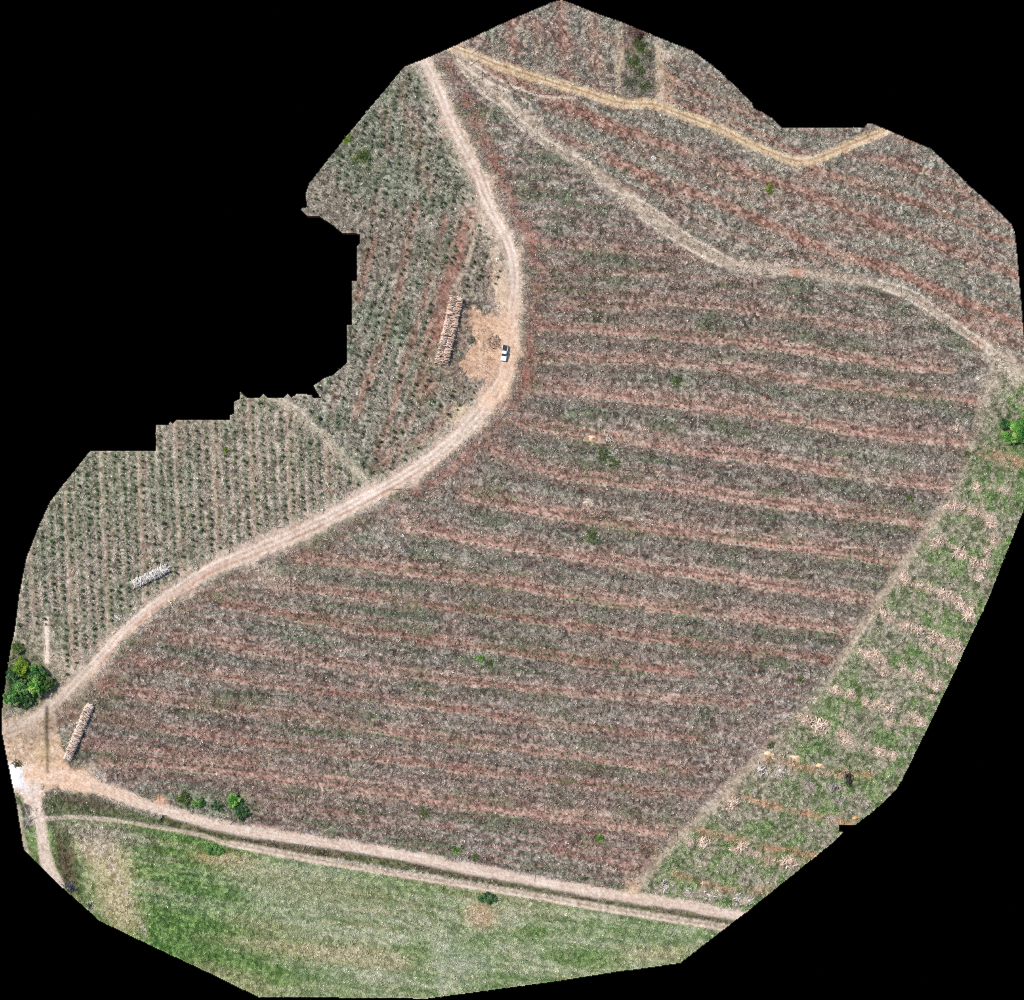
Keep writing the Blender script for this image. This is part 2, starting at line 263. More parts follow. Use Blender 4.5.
# meadow below the lower road
m_col = pal(eq(.35 * n2 + .55 * n4 + .35 * n9), P_MEAD)
LEFTG = soft(region([(118,828),(200,838),(262,860),(262,940),(230,1000),(100,930)]), 10)
pale = soft(region([(255,870),(330,862),(480,884),(660,915),(740,930),(700,960),(560,990),(440,1000),(300,1000),(330,960),(290,930),(250,905)]), 16)
VM = VY - .12 * VX; band = eq(.55 * vnoise(VX * .10, VM, 7, 31) + .3 * vnoise(VX * .12, VM, 3.2, 32) + .35 * n30); rowt = .55 * band + .45 * vnoise(VX * .8 + VY * 1.4, VX * .18 - VY * .1, 3.4, 33)
m_col = mixin(m_col, .4 * sstep(.6, .95, band) * (1 - pale) * (1 - .8 * LEFTG), P_PALE); m_col = mixin(m_col, LEFTG * .85 * sstep(.2, .5, n4 * .6 + n9 * .4), [(34,72,26),(66,110,44),(98,140,66),(150,176,112)]); m_col = mixin(m_col, .5 * sstep(.45, .05, band) * (1 - pale), [(52,88,36),(78,116,52),(104,138,70),(140,164,98)])
g = np.clip(1.0 * pale * (.35 + .8 * sstep(.15, .7, band)) * (1 - .5 * sstep(.6, .9, E30)), 0, .9)[..., None]; m_col = m_col * (1 - g) + pal(TEXS * .6 + .4 * rowt, P_PALE) * g
def spot(cx, cy, rx, ry, ang=0, k=1.6):
    c, s = math.cos(math.radians(ang)), math.sin(math.radians(ang)); X = VX - cx; Y = VY - cy
    q = ((X * c + Y * s) / rx) ** 2 + ((-X * s + Y * c) / ry) ** 2
    return np.exp(-(q * (.7 + .6 * n9)) ** k)
for sd_, sc_m, p_, a_ in ((81, 1.5, P_STRAW, .55), (82, 1.3, P_DITCH, .4), (83, 2.2, P_PALE, .6), (84, 1.8, [(64,100,44),(92,128,64)], .5)):
    m_col = mixin(m_col, a_ * sstep(.62, .85, vnoise(VX * .03, VM + 3 * n30, sc_m, sd_)) * sstep(.3, .6, vnoise(VX, VY, 38, sd_ + 9)), p_, TEXS)
dg = vnoise((VX + VY) * .25, VX * .5 - VY * .9, 2.0, 87); m_col = mixin(m_col, pale * .45 * sstep(.55, .8, dg), [(196,194,170),(214,210,190)]); m_col = mixin(m_col, pale * .35 * sstep(.45, .2, dg), [(88,104,68),(120,132,94)])
for cx, cy, rx, ry, a, s, p in [(104,856,36,20,40,.95,P_STRAW),(128,838,30,10,5,.6,P_BEIGE),(96,842,22,18,30,.7,P_TRAIL),(116,900,20,44,-25,.9,P_STRAW),(88,830,40,12,5,.7,P_BEIGE),(300,950,95,9,8,.55,P_STRAW),(225,858,34,7,6,.7,[(170,140,95),(196,168,122),(208,188,150)]),
                                (245,868,44,10,6,.6,P_STRAW),(285,880,60,22,8,.6,P_PALE),(200,905,60,10,12,.35,P_PALE),(260,925,40,9,10,.4,P_STRAW),(360,955,70,12,6,.45,P_STRAW),(480,915,18,14,20,.85,[(176,146,112),(204,178,146),(216,196,168)]),(650,955,60,10,-4,.5,P_STRAW),(240,985,50,16,20,.5,P_STRAW),(330,890,90,14,8,.45,[(112,112,66),(136,136,88),(158,156,112)]),
                                (520,900,70,10,8,.45,[(112,112,66),(136,136,88),(158,156,112)]),(440,880,45,8,8,.5,[(120,112,66),(140,132,84),(158,150,108)]),(460,960,34,26,0,.45,[(150,160,134),(178,184,160),(200,202,182)]),
                                (535,932,18,9,0,.8,P_MEAD),(585,955,40,10,0,.75,P_MEAD),(420,955,14,22,0,.6,P_MEAD),(478,943,20,9,0,.7,P_MEAD),(640,930,40,9,8,.5,P_MEAD),(600,960,25,8,0,.5,P_MEAD)]:
    k = (spot(cx, cy, rx, ry, a) * s)[..., None]; m_col = m_col * (1 - k) + pal(TEXS, p) * k
dk = spot(67, 862, 11, 34, -14); m_col = m_col * (1 - .85 * dk[..., None]) + pal(TEX, P_DITCH) * .85 * dk[..., None]
for pts in ([(82,870),(87,890),(95,914)], [(70,830),(95,841),(111,862),(122,885),(131,906),(146,934)], [(84,842),(104,858),(118,880)], [(280,905),(340,911),(400,917)], [(300,888),(390,900),(470,914)], [(330,924),(420,929),(470,935)]):
    D, G, U = line_dist(pts, 8); q = pts[0][0] < 200
    k = (np.exp(-(D / (2.0 if q else .8)) ** 2) * (.75 if q else .6) * sstep(.2, .5, vnoise(U, D, 9, 4)))[..., None]; m_col = m_col * (1 - k) + pal(TEXS, P_TRAIL if q else P_DITCH) * k
blend(M_mead, m_col); grass = np.maximum(grass, M_mead * np.clip(1.0 - .7 * spot(110,880,40,50), .1, 1)); slash *= 1 - .93 * M_mead; rough = rough * (1 - .15 * M_mead); height += M_mead * (.05 * rowt * pale)

# ------------------------------------------------------------------ verges, sand, junction
def patch(m, p, s=1, keep=.25, rg=.35, t=None):
    mm = np.clip(m * s, 0, 1); I = np.nonzero(mm > .004); v = mm[I]; k = v[:, None]
    color[I] = color[I] * (1 - k) + pal((TEXS if t is None else t)[I], p) * k; slash[I] *= 1 - v * (1 - keep); grass[I] *= 1 - v; rough[I] *= 1 - v * (1 - rg)
D_MR, G_MR, U_MR = line_dist(MAINROAD, 60)
redv = np.exp(-((D_MR - 22 + warp) / 8.5) ** 2) * (G_MR < 0) * M_main
redv = redv * (1 - .5 * sstep(430, 560, U_MR)) * np.clip(.35 + .9 * vnoise(U_MR, np.minimum(D_MR, 99), 24, 3), 0, 1) * sstep(20, 70, VY)
patch(redv * sstep(.1, .5, n4), [(112,70,60),(146,98,84),(170,122,106)], .85, .5, .6)
edge_noise = (n2 - .5) * 3.4 + (n4 - .5) * 5 + (n9 - .5) * 6 + (n30 - .5) * 5
vg = sstep(19, 8, D_MR + edge_noise * 1.3) * (.45 + .5 * E30) * sstep(25, 60, VY)
patch(vg, P_TRAIL, .62, .4, .55); patch(sstep(17, 7, D_MR + edge_noise * 2.2) * sstep(.45, .75, vnoise(U_MR, G_MR.clip(-99, 99) * 2, 15, 45)) * sstep(25, 60, VY), [(176,150,130),(204,180,160),(222,202,184)], .8, .2, .4)
wv = soft(region([(458,196),(474,200),(500,240),(506,262),(509,300),(505,322),(494,316),(492,270),(486,240),(470,226),(452,205)]), 5); patch(wv * sstep(.15, .6, n4 + .25 * n2), P_TRAIL, .8, .4, .5)
w2 = soft(region([(418,66),(428,66),(448,130),(470,175),(480,205),(462,200),(440,150)]), 4); patch(w2 * sstep(.2, .6, n4), P_BEIGE, .75, .4, .5)
patch(soft(region([(462,300),(474,305),(468,330),(472,345),(464,372),(470,396),(446,400),(450,360)]), 4) * sstep(.15, .55, n4), [(96,74,64),(134,108,96),(160,134,120)], .75, .5, .7)
sand = soft(region([(474,302),(482,310),(488,313),(503,319),(514,300),(515,360),(498,392),(490,390),(484,374),(476,382),(466,372),(462,366),(465,354),(472,346),(470,340),(466,330),(468,316)]), 4)
sand = sstep(.02, .25, sand) * sstep(.2, .85, sand + (n4 - .5) * .6 + (n2 - .5) * .35 + (n9 - .5) * .7); patch(sand, P_SAND, .85, .25, .5); patch(sand * sstep(.5, .8, E9), [(166,124,102),(192,152,128)], .5, .3, .5); patch(sand * sstep(.62, .9, .5 * n4 + .5 * n2), [(140,108,86),(168,134,108)], .5, .3, .6)
for cx, cy, r, p, s in [(471,341,6,P_SLASH,.9),(494,342,7,P_PURP,.75),(492,304,9,P_PURP,.6),(462,410,8,P_TRACK,.8),(455,418,10,P_TRACK,.5),(592,438,4,P_SAND,.95),(588,502,5,P_TRAIL,.95),(636,436,14,P_TRAIL,.4),(640,74,9,P_SLASH,.5),
                        (627,59,5,P_GREY,.8),(650,66,5,P_GREY,.8),(638,80,17,[(58,58,48),(84,84,70),(116,112,98)],.8),(640,56,15,[(58,62,46),(84,88,66),(116,116,96)],.75),(630,88,12,[(64,62,56),(92,88,80),(130,126,114)],.7),(637,33,13,[(46,30,24),(66,44,36),(90,62,50)],.85),(652,33,8,[(46,30,24),(66,44,36)],.6),(642,50,9,P_DKGRN,.6),
                        (362,158,12,P_DKGRN,.6),(348,138,8,P_DKGRN,.6),(372,172,9,P_DITCH,.5),(592,538,10,P_GREEN,.7),(608,458,12,P_GREEN,.7),(485,660,12,P_GREEN,.7),(685,380,16,P_GREEN,.6),(160,640,8,P_BEIGE,.5),(560,720,26,P_BEIGE,.4),
                        (395,445,18,P_BEIGE,.3),(270,578,18,P_TRAIL,.55),(400,525,22,P_TRAIL,.25),(305,575,14,P_BEIGE,.5),(100,777,7,[(190,180,170),(214,206,198)],.8),(90,768,9,P_TRAIL,.7),(720,620,20,P_GREY,.4),(870,470,26,P_GREY,.5),(640,160,10,P_BEIGE,.5)]:
    patch(spot(cx, cy, r, r * .8, 20), p, s, .55, .8)
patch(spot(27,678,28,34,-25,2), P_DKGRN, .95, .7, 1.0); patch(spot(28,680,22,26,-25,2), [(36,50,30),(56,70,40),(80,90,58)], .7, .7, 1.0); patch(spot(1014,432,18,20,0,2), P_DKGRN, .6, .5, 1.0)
patch(spot(216,803,40,13,6) * sstep(.1,.6,n4), [(60,72,44),(92,104,66),(124,130,96)], .75, .6, .9)
# junction in the lower-left corner
jn = soft(region([(0,722),(22,716),(50,712),(62,740),(66,765),(92,775),(120,790),(96,795),(60,788),(44,792),(40,806),(28,806),(14,790),(0,770)]), 4); jn = sstep(.25, .7, jn + (n4 - .5) * .35)
patch(jn, [(168,140,112),(202,172,142),(218,192,164)], .9, .12, .5, TEX); patch(jn * sstep(.5, .8, E9 * .6 + n4 * .4), [(134,112,90),(164,138,114),(188,164,142)], .6, .2, .6); patch(jn * sstep(.55, .85, vnoise(VX + VY, VX - VY, 7, 71)), [(224,200,180),(236,216,200)], .5, .1, .4); patch(spot(66,777,34,12,10) * sstep(.1, .5, n4), [(204,154,118),(222,178,142),(232,198,168)], .85, .1, .4); patch(spot(30,782,16,8,0) * sstep(.2, .6, n4), [(214,168,140),(230,194,172)], .7, .1, .4); patch(spot(42,752,9,12,0), [(196,166,128),(214,188,150)], .5, .1, .4)
patch(spot(40,730,22,12,-30), [(112,96,80),(146,128,108),(172,152,130)], .6, .4, .6)
patch(spot(14,776,12,13,0,2), [(236,238,244),(246,247,250),(250,250,252)], .98, 0, .15); patch(spot(30,788,10,9,30,2), [(206,196,196),(230,222,224),(240,238,240)], .85, 0, .2)
patch(spot(53,771,6,5,20), [(134,124,84),(156,144,102)], .8, .3, .6)

patch(spot(60,664,16,10,35), P_TRAIL, .55, .3, .5); patch(spot(40,640,16,24,10), P_BEIGE, .6, .4, .6)
for l_ in ([(16,786),(36,784),(58,778)], [(22,794),(34,790),(46,790)], [(26,782),(48,774)]): patch(sstep(2.6, .8, line_dist(l_, 9)[0] + edge_noise * .25) * sstep(.2, .5, n4), [(226,214,210),(240,232,230)], .8, 0, .3)
# grassy wedge between lower road and south trail, ditch
wedge = soft(region([(42,800),(60,792),(95,797),(140,812),(190,826),(240,838),(240,843),(200,834),(150,825),(112,818),(75,815),(46,817)]), 2); patch(wedge, P_DKGRN, .9, .3, 1.0, TEX); grass += wedge * .6
patch(spot(90,801,44,8,10) * wedge, [(70,58,48),(96,84,70),(122,108,92)], .8, .4, 1)
for a_ in [(215,803,42,14,6),(190,800,20,10,5)]: patch(spot(*a_), P_GREEN, .55, .6, .9)
D_D, G_D, U_D = line_dist(DITCH, 30); dm = sstep(6.2, 3.2, D_D + edge_noise * .35); patch(dm, P_DITCH, .95, .3, .8, TEX); grass += .35 * dm; height -= dm * .75
g = dm * sstep(.45, .8, E30) * .6; patch(g, P_DKGRN, 1, .3, 1, TEX)
lv = sstep(7, 3, line_dist([(18,800),(24,840),(40,866)], 12)[0]) ; patch(lv, P_DKGRN, .7, .3, .8, TEX); patch(sstep(3.0, 1.2, line_dist([(19,806),(23,835),(27,852)], 8)[0]), P_TRAIL, .7, .2, .4)
# paths and roads. each: wheel ruts and crown give relief
CLS = np.zeros(VX.shape, np.int8)
def way(pts, w, p, cls, s=1., soft_w=.35, ragged=1., ruts=None, rut_p=None, fade=None, gap=None, keep=.06):
    D, G, U = line_dist(pts, 40)
    if callable(w): w = w(U)
    d = D + edge_noise * ragged * .45
    m = sstep(w * (1 + soft_w), w * (1 - soft_w), d)
    if fade is not None: m = m * fade
    patch(m, p, s, keep, .14)
    blend(m * .35 * sstep(.5, .95, vnoise(U * .12, G, 1.7, 5)), pal(TEXS, P_TRAIL)); blend(m * .3 * sstep(.6, .95, vnoise(U * .07, G, 2.4, 15)), pal(TEXS, [(228,212,200),(240,228,218)]))
    global height
    height = height * (1 - m) + m * .03 * n9
    if ruts:
        for o, rw, rs in ruts:
            k = np.exp(-((G - o + (n9 - .5) * 1.2) / rw) ** 2) * m * rs * np.clip(.3 + 1.1 * vnoise(U, G * 2, 14, 11), 0, 1)
            blend(k, pal(TEXS, rut_p or P_SAND)); height -= k * .12
    if cls: CLS[(d < w) & (m > .5)] = cls
    return D, G, U
yel = pal(TEXS, P_TRACK)
way(NTRACK, 5.2, P_TRACK, 4, .95, .4, .6, ruts=[(0, 1.1, .8), (3.6, .8, .4), (-3.6, .8, .35)], rut_p=[(128,92,62),(156,116,82),(178,140,104)])
D, G, U = line_dist([(640,106),(690,124),(753,150),(800,166)], 20); patch(np.exp(-(np.abs(G - 4) / 2) ** 2) * (D < 12), P_BEIGE, .6, .4, .5)
way(DIAG, lambda U: 5.0 + 1.6 * np.exp(-((U - 210) / 150) ** 2) - 1.0 * sstep(430, 520, U), P_TRAIL, 5, .85, .6, 1.5, ruts=[(1.4, .7, .45), (-2.2, .8, .3)], rut_p=[(138,114,94),(162,138,116)], fade=np.clip(.55 + .6 * n9, 0, 1), keep=.3)
for cx, cy, rx, ry, a in [(470,64,14,7,35),(500,92,22,7,42),(530,118,14,7,40),(786,268,26,7,3),(742,258,20,8,20),(1000,360,24,12,35),(1018,376,10,12,0),(990,385,12,16,0),(640,210,30,8,40)]: patch(spot(cx, cy, rx, ry, a) * sstep(.15, .6, n4), P_TRAIL, .7, .4, .6)
patch(spot(796,272,8,5,0), [(176,124,100),(198,148,124)], .8, .2, .4); patch(spot(976,344,9,7,30), [(176,124,100),(198,148,124)], .6, .3, .5)
way(EASTTR, 5.0, [(142,126,108),(174,157,137),(200,184,165)], 6, .92, .55, 1.2, ruts=[(1.2, .7, .4), (-1.6, .7, .3)], rut_p=[(120,100,82),(146,124,104)],
    fade=np.clip((.5 + .5 * sstep(500, 520, VY) * (1 - sstep(650, 690, VY)) + .5 * sstep(725, 765, VY)) * (.65 + .6 * n9), 0, 1), keep=.25)
way(NWTRAIL, 4.2, [(160,148,126),(186,174,152),(204,193,172)], 7, .8, .5, 1.0, ruts=[(0, 1.0, .6)], rut_p=P_BEIGE, fade=np.clip(.6 + .6 * n9, 0, 1), keep=.2)
for x0, y0, y1, w in [(617,24,94,2.6),(621.5,24,72,1.4),(659,40,102,4.0)]: patch(sstep(w * 1.4, w * .6, np.abs(VX - x0 - .02 * (VY - y0)) + edge_noise * .35) * (VY > y0) * (VY < y1), [(160,140,116),(186,168,144),(206,190,166)], .75, .3, .4)
patch(spot(672,55,18,5,-4), P_TRAIL, .7, .3, .5); patch(spot(668,88,6,18,5), P_SAND, .4, .4, .5)
for l_ in ([(458,60),(474,74),(492,84),(512,92),(530,104)], [(462,70),(480,92),(500,106),(520,128),(545,146)], [(470,62),(500,80),(540,96),(575,98)], [(500,98),(530,128),(562,148),(590,164)], [(612,190),(650,206),(690,236),(730,258)], [(640,218),(680,244),(720,266)], [(868,284),(905,298),(940,320),(985,350)], [(872,278),(910,290),(945,314),(990,346)]):
    patch(sstep(1.9, .7, line_dist(l_, 8)[0] + edge_noise * .15) * sstep(.2, .5, n9 * .6 + n4 * .4), [(190,172,152),(212,196,178),(226,212,196)], .85, .2, .3)
D, G, U = line_dist([(485,122),(492,108),(498,100)], 8); patch(sstep(2.4, 1, D), P_TRAIL, .6, .4, .5)
D, G, U = line_dist([(484,215),(474,240),(466,265),(455,285)], 8); patch(sstep(2.6, 1, D + edge_noise * .3), P_TRAIL, .7, .4, .5)
way(STRAIL, lambda U: 1.9 + 1.7 * sstep(178, 194, U), P_TRAIL, 3, .95, .4, .5, ruts=[(0, .8, .55)], rut_p=[(140,116,92),(166,142,118)])
STR = line_dist(STRAIL, 20); patch(np.exp(-((STR[1] - 2.3) / 1.1) ** 2) * (STR[0] < 8) * sstep(170, 190, STR[2]), P_ROAD, .7, .1, .3)
way(SWTRACK, 6.2, P_ROAD, 8, .9, .35, .7, ruts=[(0, 1.3, .35)], rut_p=P_TRAIL)
way(LOWROAD, lambda U: 5.9 + .8 * np.exp(-((U - 40) / 60) ** 2), P_ROAD, 2, .95, .4, .8, ruts=[(-3.6, .9, .4), (.2, .8, .35), (3.2, .9, .4)], rut_p=[(176,148,124),(198,172,148)])
DL = line_dist(LOWROAD, 20); patch((DL[0] < 12) * sstep(12, 4, DL[0]) * sstep(150, 30, DL[2]) * sstep(.1, .5, n4), [(206,162,128),(222,184,152),(232,204,178)], .7, .1, .3)
patch(spot(160,800,8,5,20), [(204,152,124),(216,172,146)], .8, .1, .4); patch(spot(631,887,9,12,20), P_SAND, .6, .2, .4)
mw = lambda U: 6.3 + 1.2 * np.exp(-((U - 90) / 60) ** 2) + 2.4 * np.exp(-((U - 375) / 70) ** 2) + 2.6 * sstep(410, 500, U) * (1 - sstep(660, 740, U)) - 1.2 * sstep(700, 760, U)
way(MAINROAD, mw, P_ROAD, 1, .96, .5, 1.1, ruts=[(-5.2, 1.2, .75), (.2, .9, .5), (5.4, 1.2, .75), (7.2, .8, .6)], rut_p=[(142,114,94),(174,146,124),(198,172,150)])
for o_ in (-2.3, 2.6): blend(np.exp(-((G_MR - o_ + (n9 - .5) * 1.5) / 1.3) ** 2) * (D_MR < 12) * np.clip(vnoise(U_MR, D_MR.clip(0, 99), 40, 41) * 1.5 - .2, 0, 1) * .6, pal(TEXS, [(226,208,196),(238,226,217)]))
blend((D_MR < 9) * sstep(.6, .9, vnoise(U_MR * .25, G_MR.clip(-99, 99), 5, 44)) * .35, pal(TEXS, P_TRAIL))
rr = np.exp(-((G_MR + 4.6) / 1.2) ** 2) * (D_MR < 14) * sstep(430, 500, U_MR) * np.clip(vnoise(U_MR, G_MR, 12, 3) * 1.4 - .2, 0, 1); patch(rr, [(164,122,98),(190,148,122)], .8, .1, .4)
rr = np.exp(-((G_MR + 2.8) / 2.4) ** 2) * (D_MR < 14) * sstep(630, 700, U_MR) * (1 - sstep(780, 830, U_MR)); patch(rr, [(168,128,106),(194,154,130)], .5, .1, .4)
patch(soft(region([(0,722),(30,712),(60,690),(84,668),(100,668),(80,700),(52,716),(20,735),(0,738)]), 4), [(142,124,106),(168,150,130),(192,174,154)], .6, .15, .4)
for (x0_, y0_), (x1_, y1_), k_ in [((40,716),(75,680),.6),((20,726),(48,706),.5),((60,704),(92,668),.5),((5,738),(30,728),.4)]: patch(sstep(2.2, .8, line_dist([(x0_, y0_), (x1_, y1_)], 8)[0] + edge_noise * .2), [(206,188,170),(222,206,190)], k_, .1, .3)
patch(spot(64,716,20,9,-40), [(112,84,70),(146,116,100),(170,142,124)], .7, .4, .7); patch(spot(48,690,12,8,-40), P_BEIGE, .5, .4, .6)
patch(spot(492,388,14,10,-40) * sstep(.2, .6, n4), P_SAND, .6, .3, .4); patch(spot(500,288,7,32,-8) * sstep(.15, .5, n4), [(190,162,134),(212,186,158),(224,202,178)], .8, .2, .4); patch(spot(494,398,17,12,-35) * sstep(.15, .5, n4), P_SAND, .75, .2, .4); patch(spot(484,374,16,14,20) * sstep(.3, .6, n4), [(196,160,138),(220,190,170)], .5, .3, .4)
patch(spot(68,864,10,34,-14) * sstep(.1, .5, n4), [(60,50,40),(88,74,58),(114,98,78)], .9, .3, .9, TEX)
tsand = spot(506,345,13,42,4) * (D_MR < 16); patch(tsand, P_SAND, .7, .05, .25)
patch(np.clip(soft(region([(44.6,617),(48.4,617),(48.6,664),(44.6,664)]), 1) * 1.5, 0, 1), [(214,192,174),(232,214,198)], .95, .0, .3); patch(np.clip(soft(region([(45.6,664),(48.2,664),(48.2,706),(45.6,706)]), 1) * 1.2, 0, 1), P_TRAIL, .6, .2, .5); patch(np.clip(soft(region([(45.6,706),(49,706),(48.4,774),(46.4,774)]), 1) * 1.3, 0, 1), [(58,52,40),(88,80,62)], .85, .1, .7)
CLS[(sand > .6) & (CLS == 0)] = 9; CLS[(jn > .6) & (CLS == 0)] = 10; CLS[(M_mead > .5) & (CLS == 0)] = 11; CLS[(dm > .5) & (CLS == 0)] = 12; CLS[(M_east > .5) & (CLS == 0)] = 13
color = np.clip(color, .01, .92)

ROWS = [('white', 'in the bottom row of heaps', [(667,887,1.7),(689,892,1.4),(710,895,1.7),(738,899,1.6),(750,900,1.1)]),
 ('pink', 'under the lowest orange soil strip', [(689,842,1.0),(704,843,1.7),(738,848,1.6),(757,855,1.0),(788,862,1.8)]),
 ('pink', 'beside the long orange soil strip above the lower path end', [(732,804,1.6)]),
 ('white', 'under the tan sand mounds', [(760,769,1.5),(781,771,1.7)]),
 ('grey', 'right of the long orange strip', [(808,784,1.3),(833,787,1.9),(840,800,1.6),(866,806,1.3),(829,819,1.0)]),
 ('pink', 'above the tan sand mounds', [(807,720,1.7),(821,726,1.9),(844,735,1.5),(848,742,1.2),(879,752,1.5),(893,756,1.1)]),
 ('pink', 'in fifth row above the dirt road', [(835,689,1.3),(850,694,1.2),(867,702,1.2),(878,704,1.3),(889,708,1.2),(917,718,1.5),(921,723,1.1),(891,723,.9)]),
 ('pink', 'in sixth row above the dirt road', [(862,651,1.2),(868,655,1.2),(875,655,1.4),(884,661,1.1),(883,674,1.4),(902,671,1.1),(919,677,1.5),(929,683,1.0),(938,686,1.4),(932,697,1.0)]),
 ('pink', 'in seventh row above the dirt road', [(884,612,1.2),(890,618,1.1),(909,626,1.5),(919,630,1.3),(934,637,1.5),(943,640,1.3),(957,646,1.7),(926,648,.9),(951,660,1.2)]),
 ('pink', 'in eighth row above the dirt road', [(904,577,1.1),(908,583,1.2),(920,585,1.3),(931,588,1.4),(943,593,1.3),(950,596,1.2),(961,604,1.5),(969,615,1.5),(980,578,1.2),(972,609,1.0)]),
 ('pink', 'in ninth row above the dirt road', [(934,544,1.2),(939,541,1.3),(958,552,1.6),(963,555,1.2),(975,563,1.5),(984,564,1.3),(994,540,1.4),(987,551,1.0)]),
 ('pink', 'in the topmost row of heaps', [(946,507,1.0),(953,506,1.3),(964,507,1.1),(976,513,1.5),(991,522,1.4),(978,487,1.3),(1004,490,1.0)]),
 ('pink', 'at the right end of the red strips in the big field', [(956,429,1.1)])]
for tone_, w_, pts_ in ROWS:
    if len(pts_) > 2: patch(sstep(5, 1.5, line_dist([q[:2] for q in pts_], 14)[0] + edge_noise * .4) * sstep(.35, .65, n4) * .8, [(140,112,90),(180,152,130),(208,186,168)] if tone_ == 'pink' else P_BEIGE, .7, .4, .8)
    for x_, y_, r_ in pts_: patch(spot(x_, y_, 4.2 * r_ + 1, 3.0 * r_ + 1, 10) * sstep(.15, .55, n4), [(160,128,108),(196,168,148),(218,196,178)] if tone_ == 'pink' else [(136,124,112),(176,166,154),(206,198,188)], .75, .4, .8)
color = np.clip(color, .01, .92)

# ------------------------------------------------------------------ relief
RH = rough * (.55 * (n1 - .5) + 1.05 * (n2 - .5) + .95 * (n4 - .5))
swell = 1.6 * (n90 - .5)
def wide(sc, seed): return fbm(VX, VY, sc, seed, 2)
H = (height + RH + swell * .6 + 1.6 * (wide(420, 21) - .5)).astype(np.float32)
def zat(px, py):
    j = np.clip(np.round(px).astype(int), 0, NXC); i = np.clip(np.round(py).astype(int), 0, NYC); return H[i, j]
def z1(px, py):
    i0, j0 = int(round(py)), int(round(px)); return float(np.mean(H[max(0, i0 - 1):i0 + 2, max(0, j0 - 1):j0 + 2]))

# ------------------------------------------------------------------ materials
def nodes(name):
    m = bpy.data.materials.new(name); m.use_nodes = True; nt = m.node_tree; b = nt.nodes['Principled BSDF']; return m, nt, b
def mat_attr(name, rgh=.9, vary=.25, scale=3.0, spec=.15, bump=0., transl=0.):
    m, nt, b = nodes(name); L = nt.links.new
    at = nt.nodes.new('ShaderNodeAttribute'); at.attribute_name = 'tint'
    tc = nt.nodes.new('ShaderNodeTexCoord'); nz = nt.nodes.new('ShaderNodeTexNoise'); nz.inputs['Scale'].default_value = scale; nz.inputs['Detail'].default_value = 4
    L(tc.outputs['Object'], nz.inputs['Vector'])
    mr = nt.nodes.new('ShaderNodeMapRange'); mr.inputs['From Min'].default_value = .3; mr.inputs['From Max'].default_value = .7; mr.inputs['To Min'].default_value = 1 - vary; mr.inputs['To Max'].default_value = 1 + vary
    L(nz.outputs['Fac'], mr.inputs['Value'])
    mx = nt.nodes.new('ShaderNodeMix'); mx.data_type = 'RGBA'; mx.blend_type = 'MULTIPLY'; mx.inputs['Factor'].default_value = 1
    L(at.outputs['Color'], mx.inputs[6]); L(mr.outputs['Result'], mx.inputs[7]); L(mx.outputs[2], b.inputs['Base Color'])
    b.inputs['Roughness'].default_value = rgh; b.inputs['Specular IOR Level'].default_value = spec
    if bump:
        bp = nt.nodes.new('ShaderNodeBump'); bp.inputs['Strength'].default_value = bump; bp.inputs['Distance'].default_value = .05; L(nz.outputs['Fac'], bp.inputs['Height']); L(bp.outputs['Normal'], b.inputs['Normal'])
    return m
def mat_plain(name, c, rgh=.5, metal=0., spec=.5, coat=0., vary=.08, scale=6.):
    m, nt, b = nodes(name); L = nt.links.new
    nz = nt.nodes.new('ShaderNodeTexNoise'); nz.inputs['Scale'].default_value = scale; nz.inputs['Detail'].default_value = 3
    tc = nt.nodes.new('ShaderNodeTexCoord'); L(tc.outputs['Object'], nz.inputs['Vector'])
    mx = nt.nodes.new('ShaderNodeMix'); mx.data_type = 'RGBA'; mx.inputs[6].default_value = (*[v * (1 - vary) for v in c], 1); mx.inputs[7].default_value = (*[min(1, v * (1 + vary)) for v in c], 1)
    L(nz.outputs['Fac'], mx.inputs['Factor']); L(mx.outputs[2], b.inputs['Base Color'])
    b.inputs['Roughness'].default_value = rgh; b.inputs['Metallic'].default_value = metal; b.inputs['Specular IOR Level'].default_value = spec; b.inputs['Coat Weight'].default_value = coat
    return m
M_SOIL = mat_attr('soil', .95, .22, 2.2, .08, .5); M_WOOD = mat_attr('dead wood', .85, .18, 9, .15); M_LEAF = mat_attr('leaves', .6, .18, 5, .25); M_GRASS = mat_attr('grass blades', .7, .15, 4, .2)
M_LOG = mat_attr('log bark', .85, .22, 7, .15, .4)

def mesh_np(name, V, F, C, mat, smooth=False):
    """V (n,3), F (m,k) with constant k, C (n,3) linear albedo"""
    me = bpy.data.meshes.new(name); n, (m, k) = len(V), F.shape
    me.vertices.add(n); me.vertices.foreach_set('co', np.ascontiguousarray(V, np.float32).ravel())
    me.loops.add(m * k); me.loops.foreach_set('vertex_index', np.ascontiguousarray(F, np.int32).ravel())
    me.polygons.add(m); me.polygons.foreach_set('loop_start', np.arange(0, m * k, k, dtype=np.int32))
    if smooth: me.polygons.foreach_set('use_smooth', np.ones(m, bool))
    me.update(calc_edges=True)
    a = me.attributes.new('tint', 'FLOAT_COLOR', 'POINT'); c4 = np.ones((n, 4), np.float32); c4[:, :3] = C; a.data.foreach_set('color', c4.ravel())
    me.materials.append(mat); return me
def link(name, data, parent=None):
    o = bpy.data.objects.new(name, data); COL.objects.link(o)
    if parent is not None: o.parent = parent
    return o
def tag(o, label=None, cat=None, group=None, kind=None):
    if label: o['label'] = label
    if cat: o['category'] = cat
    if group: o['group'] = group
    if kind: o['kind'] = kind
    return o

